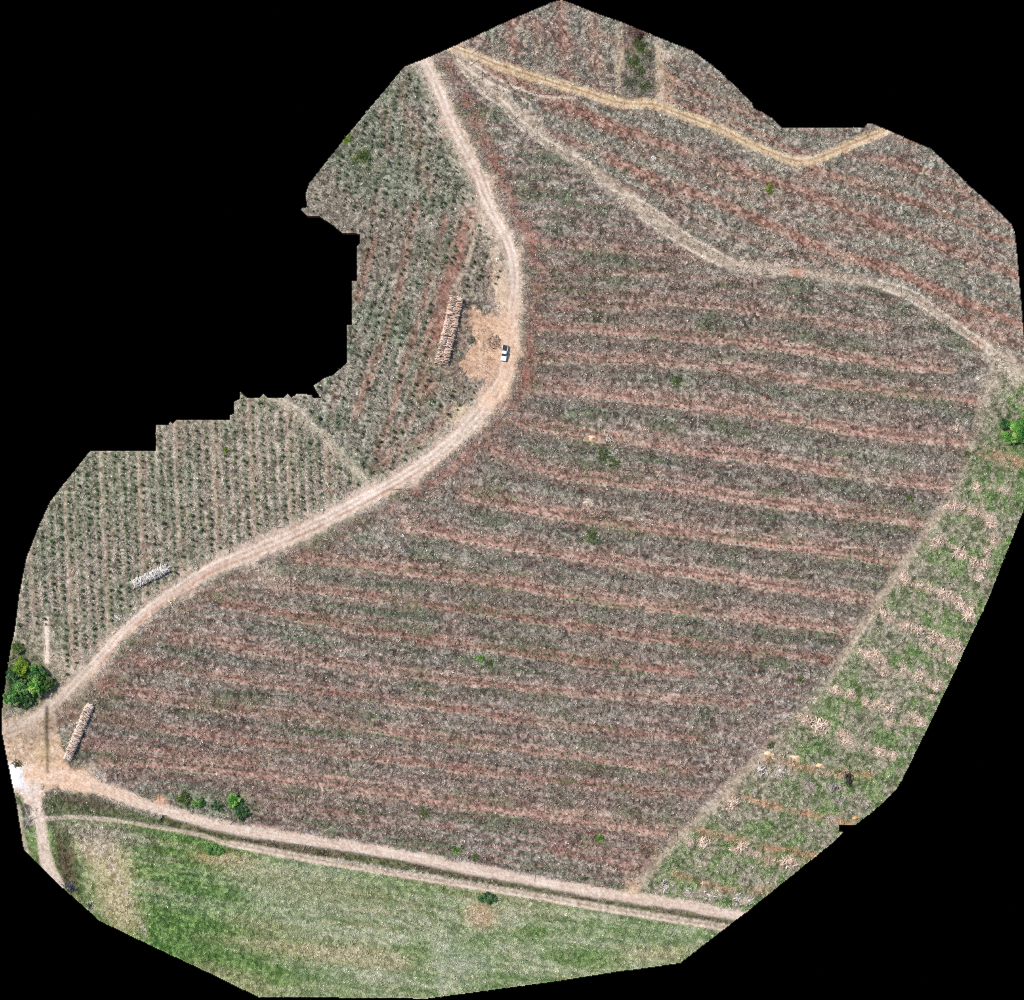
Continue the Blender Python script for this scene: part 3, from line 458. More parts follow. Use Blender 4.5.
# ------------------------------------------------------------------ the land, cut into its named sheets
gid = np.arange(VX.size).reshape(VX.shape)
allV = np.stack([WX(VX), WY(VY), H], -1).reshape(-1, 3); allC = color.reshape(-1, 3)
quad = np.stack([gid[:-1, :-1], gid[1:, :-1], gid[1:, 1:], gid[:-1, 1:]], -1)
ccls = CLS[:-1, :-1]
SHEETS = {0:('ground','bare red soil strips and grey slash over the felled plantation','ground'), 1:('dirt_road','wide pale dirt road curving down past the parked pickup','road'),
 2:('dirt_road','straight pale dirt road running along the top of the dark ditch','road'), 3:('path','narrow two rut path along the upper edge of the green meadow','path'),
 4:('dirt_road','yellowish rutted dirt track crossing the block at the very top','road'), 5:('path','worn beige path slanting across the felled field from the top junction','path'),
 6:('path','dusty path between the felled field and the rough grass with root heaps','path'), 7:('path','short pale path through the sapling rows ending at the dirt road','path'),
 8:('dirt_road','short pale dirt road leaving the sandy junction past the white patch','road'), 9:('sand','orange sandy turnout beside the parked pickup and the double log stack','sand'),
 10:('dirt','orange trampled dirt of the road junction beside the green copse','dirt'), 11:('field','green and pale mown meadow below the ditch','field'),
 12:('ditch','dark weedy ditch between the dirt road and the meadow path','ditch'), 13:('field','rough green field dotted with pale root heaps','field')}
for c, (nm, lab, cat) in SHEETS.items():
    F = quad[CELL & (ccls == c)]
    if not len(F): continue
    used, inv = np.unique(F.ravel(), return_inverse=True)
    tag(link(nm, mesh_np(nm, allV[used], inv.reshape(-1, 4), allC[used], M_SOIL)), lab, cat, None, 'structure')
# cut edge of the land block: soil sides and underside, so the sheet is a slab
P = np.pad(CELL, 1); sides = []
for di, dj, a, b in ((-1, 0, (0, 0), (0, 1)), (1, 0, (1, 1), (1, 0)), (0, -1, (1, 0), (0, 0)), (0, 1, (0, 1), (1, 1))):
    ii, jj = np.nonzero(CELL & ~P[1 + di:1 + di + NYC, 1 + dj:1 + dj + NXC])
    sides.append(np.stack([gid[ii + a[0], jj + a[1]], gid[ii + b[0], jj + b[1]]], -1))
sd = np.concatenate(sides); used, inv = np.unique(sd.ravel(), return_inverse=True); inv = inv.reshape(-1, 2)
top = allV[used]; bot = top.copy(); bot[:, 2] = -6; n = len(used)
Vs = [top, bot]; Fs = [np.stack([inv[:, 0], inv[:, 1], inv[:, 1] + n, inv[:, 0] + n], -1)]; base = 2 * n; vv = []; ff = []
for r in range(NYC):
    row = np.flatnonzero(np.diff(np.concatenate([[0], CELL[r].astype(int), [0]])))
    for a, b in zip(row[::2], row[1::2]):
        k = base + len(vv); vv += [(float(WX(a)), float(WY(r)), -6), (float(WX(b)), float(WY(r)), -6), (float(WX(b)), float(WY(r + 1)), -6), (float(WX(a)), float(WY(r + 1)), -6)]; ff.append((k, k + 1, k + 2, k + 3))
Vs.append(np.array(vv)); Fs.append(np.array(ff)); Vs = np.concatenate(Vs)
tag(link('terrain', mesh_np('terrain', Vs, np.concatenate(Fs), np.tile(alb((120, 82, 62)), (len(Vs), 1)), M_SOIL)), 'reddish soil body under the surveyed land', 'terrain', None, 'structure')

# ------------------------------------------------------------------ scatter helpers
def erode(m, r):
    for _ in range(r): q = np.pad(m, 1); m = m & q[:-2, 1:-1] & q[2:, 1:-1] & q[1:-1, :-2] & q[1:-1, 2:]
    return m
INNER = {1: erode(CELL, 1), 3: erode(CELL, 3)}
def pick(dens, n, edge=1):
    d = (dens[:-1, :-1] * INNER[edge]).ravel().astype(np.float64); c = np.cumsum(d); k = np.searchsorted(c, rng.random(n) * c[-1]); k = np.clip(k, 0, d.size - 1)
    return (k % NXC) + rng.random(n), (k // NXC) + rng.random(n)
def inside(px, py):
    i = np.clip(py.astype(int), 0, NYC - 1); j = np.clip(px.astype(int), 0, NXC - 1)
    return CELL[i, j] & (px >= 0) & (py >= 0) & (px < NXC) & (py < NYC)
def col_at(px, py): return color[np.clip(np.round(py).astype(int), 0, NYC), np.clip(np.round(px).astype(int), 0, NXC)]
def tufts(px, py, size, cols, blades=4, lift=.5, wid=.32, z=None):
    """little rosettes: one shared foot, each blade a triangle rising outwards"""
    n = len(px); X, Y = WX(px), WY(py); Z = zat(px, py) if z is None else z
    a = rng.random((n, 1)) * 6.283 + np.arange(blades)[None] * (6.283 / blades) + rng.normal(0, .4, (n, blades)); ln = size[:, None] * rng.uniform(.6, 1.25, (n, blades)); up = ln * lift * rng.uniform(.2, 1.6, (n, blades))
    V = np.zeros((n, 1 + 2 * blades, 3), np.float32); V[:, 0] = np.stack([X, Y, Z + .02], -1)
    for s, o in ((-1, 1), (1, 2)):
        V[:, o::2, 0] = X[:, None] + np.cos(a + s * wid) * ln; V[:, o::2, 1] = Y[:, None] + np.sin(a + s * wid) * ln; V[:, o::2, 2] = Z[:, None] + up * (1 + s * rng.uniform(-.5, .5, (n, blades)))
    b = (np.arange(n) * (1 + 2 * blades))[:, None]; k = np.arange(blades)[None]
    F = np.stack([b + 0 * k, b + 1 + 2 * k, b + 2 + 2 * k], -1).reshape(-1, 3)
    C = np.repeat(cols[:, None], 1 + 2 * blades, 1) * rng.uniform(.75, 1.25, (n, 1 + 2 * blades, 1))
    return V.reshape(-1, 3), F, np.clip(C.reshape(-1, 3), .005, .9)
def sticks(x, y, z, ang, ln, rad, tilt, cols):
    """three-sided tapering twigs, world metres"""
    n = len(x); d = np.stack([np.cos(ang) * np.cos(tilt), np.sin(ang) * np.cos(tilt), np.sin(tilt)], -1); s = np.stack([-np.sin(ang), np.cos(ang), 0 * ang], -1); u = np.cross(d, s)
    c = np.stack([x, y, z], -1); V = np.zeros((n, 6, 3))
    for e, f, r in ((0, -.5, 1.), (1, .5, .55)):
        for k in range(3):
            w = k * 2.0944 + 1.57; V[:, e * 3 + k] = c + d * (ln * f)[:, None] + (s * math.cos(w) + u * math.sin(w)) * (rad * r)[:, None]
    b = (np.arange(n) * 6)[:, None]; F = np.concatenate([b + np.array([[k, (k + 1) % 3, 3 + (k + 1) % 3, 3 + k]]) for k in range(3)])
    return V.reshape(-1, 3), F, np.clip(np.repeat(cols[:, None], 6, 1).reshape(-1, 3), .01, .9)

# leaf litter and dead foliage on the felled ground
sl = np.clip(slash, 0, 1); sl[CLS == 1] = 0; sl[CLS == 2] = 0
px, py = pick(sl * (.18 + 1.1 * E9 ** 1.6 + .5 * sstep(.5, .9, ST1) * M_main), 230000); c = col_at(px, py); n = len(px)
lum = c.mean(1, keepdims=True); mixg = rng.random((n, 1)); tintc = np.where(mixg < .28, alb((104, 114, 88)), np.where(mixg < .5, alb((96, 78, 70)), np.where(mixg < .72, alb((150, 146, 134)), alb((172, 150, 130)))))
cc = (c * .76 + tintc * .24) * 1.04 * np.exp(rng.normal(0, .33, (n, 1)))
V, F, C = tufts(px, py, rng.uniform(.14, .42, n) * (.7 + .8 * vnoise(px, py, 5, 51)), cc, 4, .5)
tag(link('leaf_litter', mesh_np('leaf_litter', V, F, C, M_LEAF)), 'dead leaves and weeds strewn over the felled ground', 'litter', None, 'stuff')
# fallen twigs and branches
n = 105000; px, py = pick(sl ** 1.3 * (.3 + E9), n, 3); ln = rng.gamma(2.2, .38, n) + .25; rad = .018 + .020 * ln ** .6 * rng.uniform(.6, 1.5, n)
k = rng.random((n, 1)); cc = np.where(k < .45, alb((176, 162, 146)), np.where(k < .62, alb((206, 195, 180)), np.where(k < .82, alb((120, 104, 92)), alb((78, 66, 58))))) * np.exp(rng.normal(0, .2, (n, 1)))
big = rng.random(n) < .035; ln = np.where(big, rng.uniform(2.2, 4.5, n), ln); rad = np.where(big, rng.uniform(.05, .10, n), rad)
V, F, C = sticks(WX(px), WY(py), zat(px, py) + .06 + rng.random(n) * .15, rng.random(n) * 6.283, ln, rad, rng.normal(0, .16, n), cc)
tag(link('fallen_branches', mesh_np('fallen_branches', V, F, C, M_WOOD)), 'pale twigs and branches left lying by the felling', 'branches', None, 'stuff')
debris = np.zeros_like(slash)
for tone_, w_, pts_ in ROWS:
    for x_, y_, r_ in pts_: debris = np.maximum(debris, spot(x_, y_, 5 * r_ + 2, 3.2 * r_ + 1.5, 14))
    if len(pts_) > 2: debris = np.maximum(debris, .35 * sstep(5.5, 1.5, line_dist([q[:2] for q in pts_], 14)[0] + edge_noise * .4) * sstep(.35, .6, n4))
n = 9000; px, py = pick(debris * sstep(.25, .6, n4), n, 3); ln = rng.uniform(.25, 1.6, n)
V, F, C = sticks(WX(px), WY(py), zat(px, py) + .1, rng.random(n) * 6.283, ln, rng.uniform(.03, .09, n), rng.normal(0, .2, n), np.where(rng.random((n, 1)) < .7, alb((230, 212, 196)), alb((188, 160, 140))) * np.exp(rng.normal(0, .2, (n, 1))))
tag(link('root_debris', mesh_np('root_debris', V, F, C, M_WOOD)), 'broken pale roots strewn round the heaps of the rough field', 'debris', None, 'stuff')
# pale wood chips and stump tops
n = 9000; px, py = pick(sl * (.4 + .6 * (1 - STRIP)), n); V, F, C = tufts(px, py, rng.uniform(.10, .24, n), alb((222, 212, 198)) * np.exp(rng.normal(0, .15, (n, 1))), 4, .25, .7, zat(px, py) + .16)
tag(link('wood_chips', mesh_np('wood_chips', V, F, C, M_WOOD)), 'pale wood chips scattered among the slash', 'wood chips', None, 'stuff')
# grass
gd = np.clip(grass, 0, 1.2); gd[np.isin(CLS, (1, 2, 3, 4, 5, 6, 8))] = 0
n = 170000; px, py = pick(gd, n); c = col_at(px, py); greener = np.where((rng.random((n, 1)) < .35) & (c[:, 1:2] > c[:, 0:1]), alb((96, 140, 62)), c)
V, F, C = tufts(px, py, rng.uniform(.14, .40, n) * (.75 + .7 * vnoise(px, py, 4, 52)), (c * .75 + greener * .25) * 1.02 * np.exp(rng.normal(0, .30, (n, 1))), 4, .5, .28)
tag(link('grass', mesh_np('grass', V, F, C, M_GRASS)), 'short green and straw grass of the meadow and the rough field', 'grass', None, 'stuff')

# ------------------------------------------------------------------ foliage meshes
def leaf_cloud(clumps, n, leaf, cols, flat=.6):
    """leaf-sized quads through the volume of several clumps (x,y,z,r)"""
    cl = np.array(clumps, float); w = cl[:, 3] ** 2; k = rng.choice(len(cl), n, p=w / w.sum()); d = rng.normal(size=(n, 3)); d /= np.linalg.norm(d, axis=1)[:, None]
    r = cl[k, 3] * rng.random(n) ** .45; c = cl[k, :3] + d * r[:, None] * np.array([1, 1, flat])
    nr = d * .6 + rng.normal(0, .55, (n, 3)) + np.array([0, 0, .55]); nr /= np.linalg.norm(nr, axis=1)[:, None]
    t = np.cross(nr, rng.normal(size=(n, 3))); t /= np.linalg.norm(t, axis=1)[:, None]; b = np.cross(nr, t); L = leaf * rng.uniform(.6, 1.3, n)[:, None]
    V = np.stack([c - t * L, c - b * L * .45, c + t * L, c + b * L * .45], 1).reshape(-1, 3); F = np.arange(4 * n).reshape(-1, 4)
    cols = np.asarray(cols); tint = cols[rng.integers(0, len(cols), len(cl))][k]; C = np.repeat(tint * np.exp(rng.normal(0, .25, (n, 1))), 4, 0)
    return V, F, np.clip(C, .005, .8)
def tube(path, radii, sides=6):
    path = np.array(path, float); V = []
    for i, p in enumerate(path):
        d = path[min(i + 1, len(path) - 1)] - path[max(i - 1, 0)]; d /= np.linalg.norm(d) + 1e-9; s = np.cross(d, (0.3, .1, 1) if abs(d[2]) < .9 else (1, 0, 0)); s /= np.linalg.norm(s); u = np.cross(d, s)
        for k in range(sides):
            w = k * 6.2832 / sides; V.append(p + (s * math.cos(w) + u * math.sin(w)) * radii[i])
    F = []
    for i in range(len(path) - 1):
        for k in range(sides): a = i * sides + k; b = i * sides + (k + 1) % sides; F.append((a, b, b + sides, a + sides))
    V.append(path[0]); V.append(path[-1]); n = len(path) * sides
    for k in range(0, sides, 2): F.append((n, (k + 2) % sides, (k + 1) % sides, k)); q = (len(path) - 1) * sides; F.append((n + 1, q + k, q + (k + 1) % sides, q + (k + 2) % sides))
    return np.array(V), np.array(F)
def join(parts):
    V, F, C, b = [], [], [], 0
    for v, f, c in parts:
        v = np.asarray(v); V.append(v); F.append(np.asarray(f) + b); C.append(np.broadcast_to(np.asarray(c, float), (len(v), 3))); b += len(v)
    return np.concatenate(V), np.concatenate(F), np.concatenate(C)
BARK = alb((104, 88, 74))
def clip_leaves(V, F, C, X, Y):
    c = V.reshape(-1, 4, 3).mean(1); ok = inside((c[:, 0] + X) / S + 512, 500 - (c[:, 1] + Y) / S)
    k = np.repeat(ok, 4); V = V[k]; C = C[k]; return V, np.arange(len(V)).reshape(-1, 4), C

# saplings: planted at 3 x 2 m
SAP = []
for v in range(6):
    g = [(70,100,58),(84,116,68),(102,132,84)] if v < 4 else [(92,98,64),(80,88,58)]
    cl = [(rng.normal(0, .12), rng.normal(0, .12), .25 + .22 * i, .34 - .05 * i) for i in range(4)]
    V, F, C = leaf_cloud(cl, 70, .15, [alb(k) * .8 for k in g], .8)
    st = tube([(0, 0, -.1), (.03, 0, .5), (.0, .03, .9)], [.03, .022, .01], 4); V, F, C = join([(V, F, C), (st[0], st[1], BARK)])
    SAP.append((V, F, C, mesh_np('sapling', V, F, C, M_LEAF)))
cand = []
avoid = np.minimum.reduce([D_MR - 7, line_dist(NWTRAIL, 20)[0] - 1])
def ok_site(x, y):
    if not (4 < x < 1020 and 4 < y < 996): return False
    i, j = int(y), int(x)
    return CELL[i - 2:i + 3, j - 2:j + 3].all() and M_west[i, j] > .6 and avoid[i, j] > 6 and jn[i, j] < .2 and sand[i, j] < .1
for k in range(-10, 60):                      # lower-left block
    for y in np.arange(398, 700, 6.2):
        x = 20 + 9.35 * k + .045 * (y - 450); yy = y + (k % 3) * 1.7
        if ok_site(x, yy) and M_sw[int(yy), int(x)] > .5 and not (x < 60 and yy > 625) and rng.random() < .55 + .5 * n30[int(yy), int(x)]: cand.append((x + rng.normal(0, .5), yy + rng.normal(0, .6), 1))
for k in range(0, 60):                        # upper-left block
    for y in np.arange(66, 500, 6.0):
        b = (-.12 if y < 250 else -.30) * (y - 250); x = 300 + 9.8 * k + b - 40; yy = y + (k % 4) * 1.4
        if ok_site(x, yy) and M_sw[int(yy), int(x)] <= .5 and rng.random() < .45 + .55 * n30[int(yy), int(x)] and not (432 < x < 505 and 285 < yy < 385) and WX(0) < 0: cand.append((x + rng.normal(0, .6), yy + rng.normal(0, .7), 0))
cand = np.array(cand); sc = np.clip(np.exp(rng.normal(0, .3, len(cand))), .4, 1.55); order = np.argsort(-sc); NI = 300
rest = []
SAPLAB = {1: ('small dark green sapling in the upright rows above the white log stack', 'saplings in the upright rows'), 0: ('small dark green sapling in the slanting rows beside the double log stack', 'saplings in the slanting rows')}
for q, i in enumerate(order):
    x, y, blk = cand[i]; v = int(rng.integers(0, 6)); rot = rng.random() * 6.283; s = float(sc[i]) * 1.1
    if q < NI:
        o = link('sapling', SAP[v][3]); o.location = (float(WX(x)), float(WY(y)), z1(x, y)); o.rotation_euler = (0, 0, rot); o.scale = (s, s, s); tag(o, SAPLAB[int(blk)][0], 'sapling', SAPLAB[int(blk)][1])
    else: rest.append((x, y, v, rot, s))
# the lesser saplings of these blocks and the small seedlings along the red strips of the big field
for pts, w, s, kind in STRIPS + [(a, b, c, 0) for a, b, c in NES[:6]]:
    L = smooth_line(pts, 3)
    for off in (-w * .55, w * .75, w * .75 + 9):
        d = 0.
        for a, b in zip(L[:-1], L[1:]):
            d += np.linalg.norm(b - a)
            if d > 5.6 and rng.random() < .6:
                d = 0; t = (b - a) / np.linalg.norm(b - a); p = b + np.array([-t[1], t[0]]) * off + rng.normal(0, .6, 2); i, j = int(p[1]), int(p[0])
                if 2 < i < 998 and 2 < j < 1022 and CELL[i, j] and CLS[i, j] == 0 and (M_main[i, j] > .6 or M_ne[i, j] > .6): rest.append((p[0], p[1], int(rng.integers(0, 6)), rng.random() * 6.28, rng.uniform(.4, .75)))
parts = []
for x, y, v, rot, s in rest:
    V, F, C, _ = SAP[v]; c, sn = math.cos(rot), math.sin(rot); W = V * s; parts.append((np.stack([W[:, 0] * c - W[:, 1] * sn + WX(x), W[:, 0] * sn + W[:, 1] * c + WY(y), W[:, 2] + z1(x, y)], -1), F, C))
V, F, C = join(parts); tag(link('saplings', mesh_np('saplings', V, F, C, M_LEAF)), 'smaller green saplings and seedlings planted in rows over the whole clearing', 'saplings', None, 'stuff')

# ------------------------------------------------------------------ trees and shrubs
GREENS = {'bright':[(96,162,58),(126,182,78),(70,128,52),(156,198,98)], 'mid':[(82,138,62),(104,154,78),(66,116,56),(132,166,94)], 'dark':[(56,96,52),(74,116,66),(48,82,48),(96,128,80)], 'olive':[(86,112,52),(108,128,62),(70,92,46)], 'yellow':[(150,176,46),(120,150,40),(96,130,44)], 'grey':[(98,108,86),(120,126,104),(80,92,70)]}
# trees, shrubs
def plant(name, px, py, rx, h, tone, label, cat, group=None, ry=None, ang=0., dens=1., trunk=True, leaf=.20, loose=1.):
    """rx, ry in grid cells; crown of leaf clumps on limbs, tapered trunk"""
    rx *= S; ry = (ry or rx / S) * S; X, Y = float(WX(px)), float(WY(py)); r0 = tag(link(name, None), label, cat, group); r0.location = (X, Y, z1(px, py) - .05)
    nc = int((7 + 4.5 * max(rx, ry)) * loose); ca, sa = math.cos(ang), math.sin(ang); cl = []; tb = []
    for i in range(nc):
        a = i * 2.4 + rng.random(); q = math.sqrt((i + .5) / nc) * .78 * rng.uniform(.7, 1.25) ** (loose > 1) * min(loose, 1.2); ex, ey = math.cos(a) * q * rx, math.sin(a) * q * ry
        x, y = ex * ca - ey * sa, ex * sa + ey * ca; z = h * (.92 - .45 * q * q) * rng.uniform(.82, 1.06); cr = min(rx, ry) * rng.uniform(.2, .46) / loose; cl.append((x, y, z - cr * .5, cr))
        tb.append((*tube([(0, 0, h * .25), (x * .45, y * .45, h * .5), (x, y, z - cr * .4)], [.05 + .02 * h * .5, .04 + .006 * h, .015], 5), BARK))
    V, F, C = leaf_cloud(cl, int((220 + 380 * rx * ry) * dens), leaf, [alb(k) * .95 for k in GREENS[tone]], .75); V, F, C = clip_leaves(V, F, C, X, Y)
    link('crown' if trunk else 'foliage', mesh_np('crown', V, F, C, M_LEAF), r0)
    tb.append((*tube([(0, 0, -.3), (.02, .01, h * .2), (.0, .03, h * .55)], [.05 + .028 * h, .04 + .02 * h, .03 + .01 * h], 7), BARK)); V, F, C = join(tb)
    link('trunk' if trunk else 'stems', mesh_np('trunk', V, F, C, M_WOOD), r0); return r0
CG = 'trees of the small copse'
plant('tree', 36, 687, 9.5, 5.5, 'bright', 'bright green round tree nearest the dirt road at the corner of the copse', 'tree', CG, loose=1.3, leaf=.26)
plant('tree', 23, 667, 9, 6.5, 'yellow', 'yellow green tree standing highest in the upper middle of the copse', 'tree', CG, loose=1.3, leaf=.26)
plant('tree', 24, 687, 8.5, 5.8, 'mid', 'mid green tree in the very middle of the copse', 'tree', CG, loose=1.3, leaf=.26)
plant('tree', 36, 672, 10, 4.6, 'mid', 'dark green tree on the upper right side of the copse', 'tree', CG, loose=1.3, leaf=.26)
plant('tree', 14, 676, 8.5, 4.4, 'dark', 'dark green tree at the left edge of the copse by the cut', 'tree', CG, loose=1.3, leaf=.26)
plant('tree', 13, 697, 9.5, 4.6, 'mid', 'broad mid green tree at the lower left end of the copse', 'tree', CG, loose=1.3, leaf=.26)
plant('tree', 49, 684, 7.5, 3.2, 'olive', 'low olive green tree on the right tip of the copse beside the pale road', 'tree', CG, loose=1.3, leaf=.26)
plant('shrub', 18, 648, 6, 2.2, 'olive', 'small olive shrub standing alone above the copse', 'shrub', CG, trunk=False, loose=1.3, leaf=.24)
plant('shrub', 27, 700, 8, 2.2, 'dark', 'dark low shrub on the lower side of the copse above the road', 'shrub', CG, trunk=False, loose=1.3, leaf=.24)
plant('tree', 1019, 430, 12, 5, 'bright', 'brilliant green round tree on the far right edge of the rough field', 'tree', loose=1.25, leaf=.26)
plant('shrub', 1004, 424, 6, 2.2, 'dark', 'dark green shrub just left of the brilliant green tree', 'shrub', 'shrubs beside the brilliant green tree', trunk=False)
plant('shrub', 1008, 440, 5, 1.6, 'mid', 'mid green shrub just below left of the brilliant green tree', 'shrub', 'shrubs beside the brilliant green tree', trunk=False)
RG = 'bushes above the straight dirt road'
plant('shrub', 235, 800, 6, 2.6, 'bright', 'bright green bush with two heads above the straight dirt road', 'shrub', RG, ry=8, trunk=False, loose=1.25)
plant('shrub', 242, 811, 8, 2.0, 'dark', 'darker green bush touching the lower right of the bright bush', 'shrub', RG, trunk=False, loose=1.25)
plant('shrub', 199, 802, 6, 1.6, 'mid', 'smaller green bush left of the bright bush by the dirt road', 'shrub', RG, trunk=False, loose=1.25)
plant('shrub', 185, 799, 8, 1.2, 'olive', 'olive bush farthest left above the straight dirt road', 'shrub', RG, trunk=False, dens=.55, loose=1.35)
plant('shrub', 218, 806, 8, 1.0, 'dark', 'low dark green bush between the bright bush and the smaller one', 'shrub', RG, ry=5, trunk=False, dens=.55, loose=1.35)
plant('shrub', 487, 898, 11, 1.7, 'dark', 'oval dark green bush on the bare patch of the meadow below the path', 'shrub', None, ry=6.5, trunk=False)
plant('shrub', 214, 850, 13, 1.3, 'mid', 'long low green bush under the meadow path beside its bend', 'shrub', None, ry=6, ang=-.15, trunk=False)
FS = [(634,62,6,1.5,'dark','dark shrub in the middle of the thicket beside the left tan path'),(648,56,5,1.2,'grey','grey green shrub in the thicket beside the right tan path'),(630,82,6,1.2,'grey','grey green shrub at the lower left of the thicket'),(645,86,6,1.1,'dark','dark shrub at the lower right of the thicket above the track'),(769,190,5,1.3,'yellow','yellow green shrub alone among the slash below the rutted track'),(641,46,6,1.6,'mid','green shrub in the dark thicket between the two upper tan paths'),(640,72,5,1.3,'mid','lower green shrub in the thicket above the rutted track'),
 (347,139,4.5,1.2,'yellow','yellow green shrub on the cut edge of the upper left block'),(364,155,6,1.3,'olive','olive shrub with dark hollow in the upper left block'),(356,158,3,1,'yellow','tiny yellow shrub beside the olive shrub in the upper left block'),
 (225.5,450,3,1,'yellow','single vivid yellow green plant among the upright sapling rows'),(604,455,6,1.4,'olive','olive shrub below the pale stone patch in the big field'),(614,463,5,1.2,'olive','second olive shrub right below the one under the pale stone patch'),
 (592,536,7,1.3,'olive','broad olive shrub just below the pale mound in the middle field'),(480,658,4,1.1,'bright','bright green shrub alone in the lower middle of the big field'),(490,663,4,1,'mid','mid green shrub right beside the bright one in the big field'),
 (709,326,4,.9,'mid','green weed clump on a grey windrow in the upper big field'),(676,382,6,.9,'mid','wide green weed clump on the windrow right of the pickup'), (967,454,4,1,'dark','dark round shrub at the right end of the red strips'),(910,498,4,1,'olive','olive shrub near the right end of the big field by the path'),(457,850,4,1,'bright','bright small shrub just above the straight dirt road'),(475,857,4,1,'mid','mid green small shrub just above the straight dirt road'),
 (600,838,4,1,'bright','bright green shrub on the last grey windrow of the big field'),(424,812,7,1,'olive','flat olive shrub under the double pale ruts'),(800,680,4,.9,'mid','green shrub where the dusty path fades out'),(771,745,4,1,'mid','green shrub beside the dusty path above the sand mounds')]
for x, y, r, h, tn, lb in FS: plant('shrub', x, y, r * 1.15, h * .75, {'dark': 'olive', 'mid': 'olive'}.get(tn, tn), lb, 'shrub', 'lone shrubs on the felled ground', trunk=False, dens=.42, leaf=.16, loose=1.35)

# ------------------------------------------------------------------ root heaps
def heap_mesh(name, R, cols, nroot=13, nst=26, lump=.5):
    parts = []; cols = [alb(c) for c in cols]
    bm = bmesh.new(); bmesh.ops.create_icosphere(bm, subdivisions=2, radius=1)
    V = np.array([v.co[:] for v in bm.verts]); T = np.array([[v.index for v in f.verts] for f in bm.faces]); bm.free()
    V *= np.array([lump * R, lump * R * .8, lump * R * .55]) * (1 + rng.normal(0, .16, (len(V), 1))); V[:, 2] += lump * R * .3
    Fq = np.concatenate([T, T[:, 2:3]], 1)
    # triangles become quads by splitting the longest side at its middle
    mid = (V[T[:, 2]] + V[T[:, 0]]) / 2; Fq[:, 3] = len(V) + np.arange(len(T)); V = np.concatenate([V, mid]); parts.append((V, Fq, cols[0] * .85))
    for i in range(nroot // 2):
        a = rng.random() * 6.283; L = R * rng.uniform(.4, 1.0); b = a + rng.normal(0, .35)
        z0 = lump * R * rng.uniform(.2, .6); p = [(0, 0, z0), (math.cos(a) * L * .45, math.sin(a) * L * .45, z0 * rng.uniform(.6, 1.6) + .1), (math.cos(b) * L, math.sin(b) * L, rng.uniform(.0, .5))]
        parts.append((*tube(p, [.13 * R, .085 * R, .02 * R], 5), cols[i % len(cols)] * rng.uniform(.8, 1.15)))
    for i in range(nst):
        a = rng.random() * 6.283; q = R * 1.1 * rng.random() ** .6; c = np.array([math.cos(a) * q, math.sin(a) * q, rng.uniform(.15, .15 + .5 * R * max(0, 1 - q / R))]); b = rng.random() * 6.283; d = np.array([math.cos(b), math.sin(b), rng.normal(0, .3)]) * R * rng.uniform(.25, .55)
        rs = R * rng.uniform(.035, .11); parts.append((*tube([c - d, c + d * .2 + rng.normal(0, .06, 3), c + d], [rs, rs, rs * .45], 4), cols[(i + 1) % len(cols)] * rng.uniform(.75, 1.2)))
    V, F, C = join(parts); return mesh_np(name, V, F, np.clip(C, 0, .85), M_WOOD)
PINKW = [(226,206,186),(212,184,162),(236,220,204),(196,164,142),(224,200,180)]; WHITEW = [(214,204,196),(190,178,170),(232,226,220)]; TANW = [(222,184,142),(204,160,118),(232,200,164)]; GREYW = [(150,146,138),(176,172,164),(120,114,106)]
HM = {'pink': [heap_mesh('root_heap', 1.0, PINKW, int(rng.integers(6, 16)), int(rng.integers(22, 46)), rng.uniform(.25, .5)) for _ in range(9)], 'white': [heap_mesh('root_heap', 1.0, WHITEW, 9, 12, .4) for _ in range(2)], 'grey': [heap_mesh('root_heap', 1.0, GREYW, 8, 18, .4) for _ in range(2)]}
ORD = ['first','second','third','fourth','fifth','sixth','seventh','eighth','ninth','tenth']; hc = 0
for tone, where, pts in ROWS:
    for k, (x, y, r) in enumerate(sorted(pts)):
        o = link('root_heap', HM[tone][hc % len(HM[tone])]); hc += 1; q = r * rng.uniform(1.15, 1.4); o.location = (float(WX(x)), float(WY(y)), z1(x, y) - .05); o.rotation_euler = (0, 0, rng.random() * 6.283); o.scale = (q * rng.uniform(.85, 1.3), q * rng.uniform(.6, 1.0), q * .7)
        who = {'pink': 'pinkish', 'white': 'whitish', 'grey': 'greyish'}[tone]; size = 'large' if r >= 1.5 else ('small' if r <= 1.1 else 'medium')
        nth = (ORD[k] + ' from the path, ') if len(pts) > 1 else ''
        tag(o, f'{size} {who} root heap, {nth}{where}' if nth else f'single {who} root heap {where}', 'root heap', 'uprooted stump heaps on the rough field')
# tan sand mounds
def mound(name, px, py, rx, ry, h, cols, label, cat, ang=0., group=None, kind=None):
    n = 14; V = []; F = []
    for i in range(n + 1):
        for k in range(24):
            a = k * 6.2832 / 24; q = i / n; e = 1 + .22 * math.sin(3 * a + px) * q + .12 * math.sin(7 * a + py) * q; z = h * (math.cos(q * math.pi) * .5 + .5) * (1 + .25 * rng.normal() * q * (1 - q) * 2) - .12 * q
            V.append((math.cos(a) * q * rx * S * e, math.sin(a) * q * ry * S * e, z + rng.normal() * .02))
    for i in range(n):
        for k in range(24): a = i * 24 + k; b = i * 24 + (k + 1) % 24; F.append((a, a + 24, b + 24, b))
    V = np.array(V); t = rng.random(len(V)); C = pal(t, cols).reshape(-1, 3)
    o = link(name, mesh_np(name, V, np.array(F), C, M_SOIL)); o.location = (float(WX(px)), float(WY(py)), z1(px, py)); o.rotation_euler = (0, 0, ang); return tag(o, label, cat, group, kind)
SM = [(222,180,136),(234,202,164),(240,216,184)]; MG = 'tan sand mounds in the rough field'
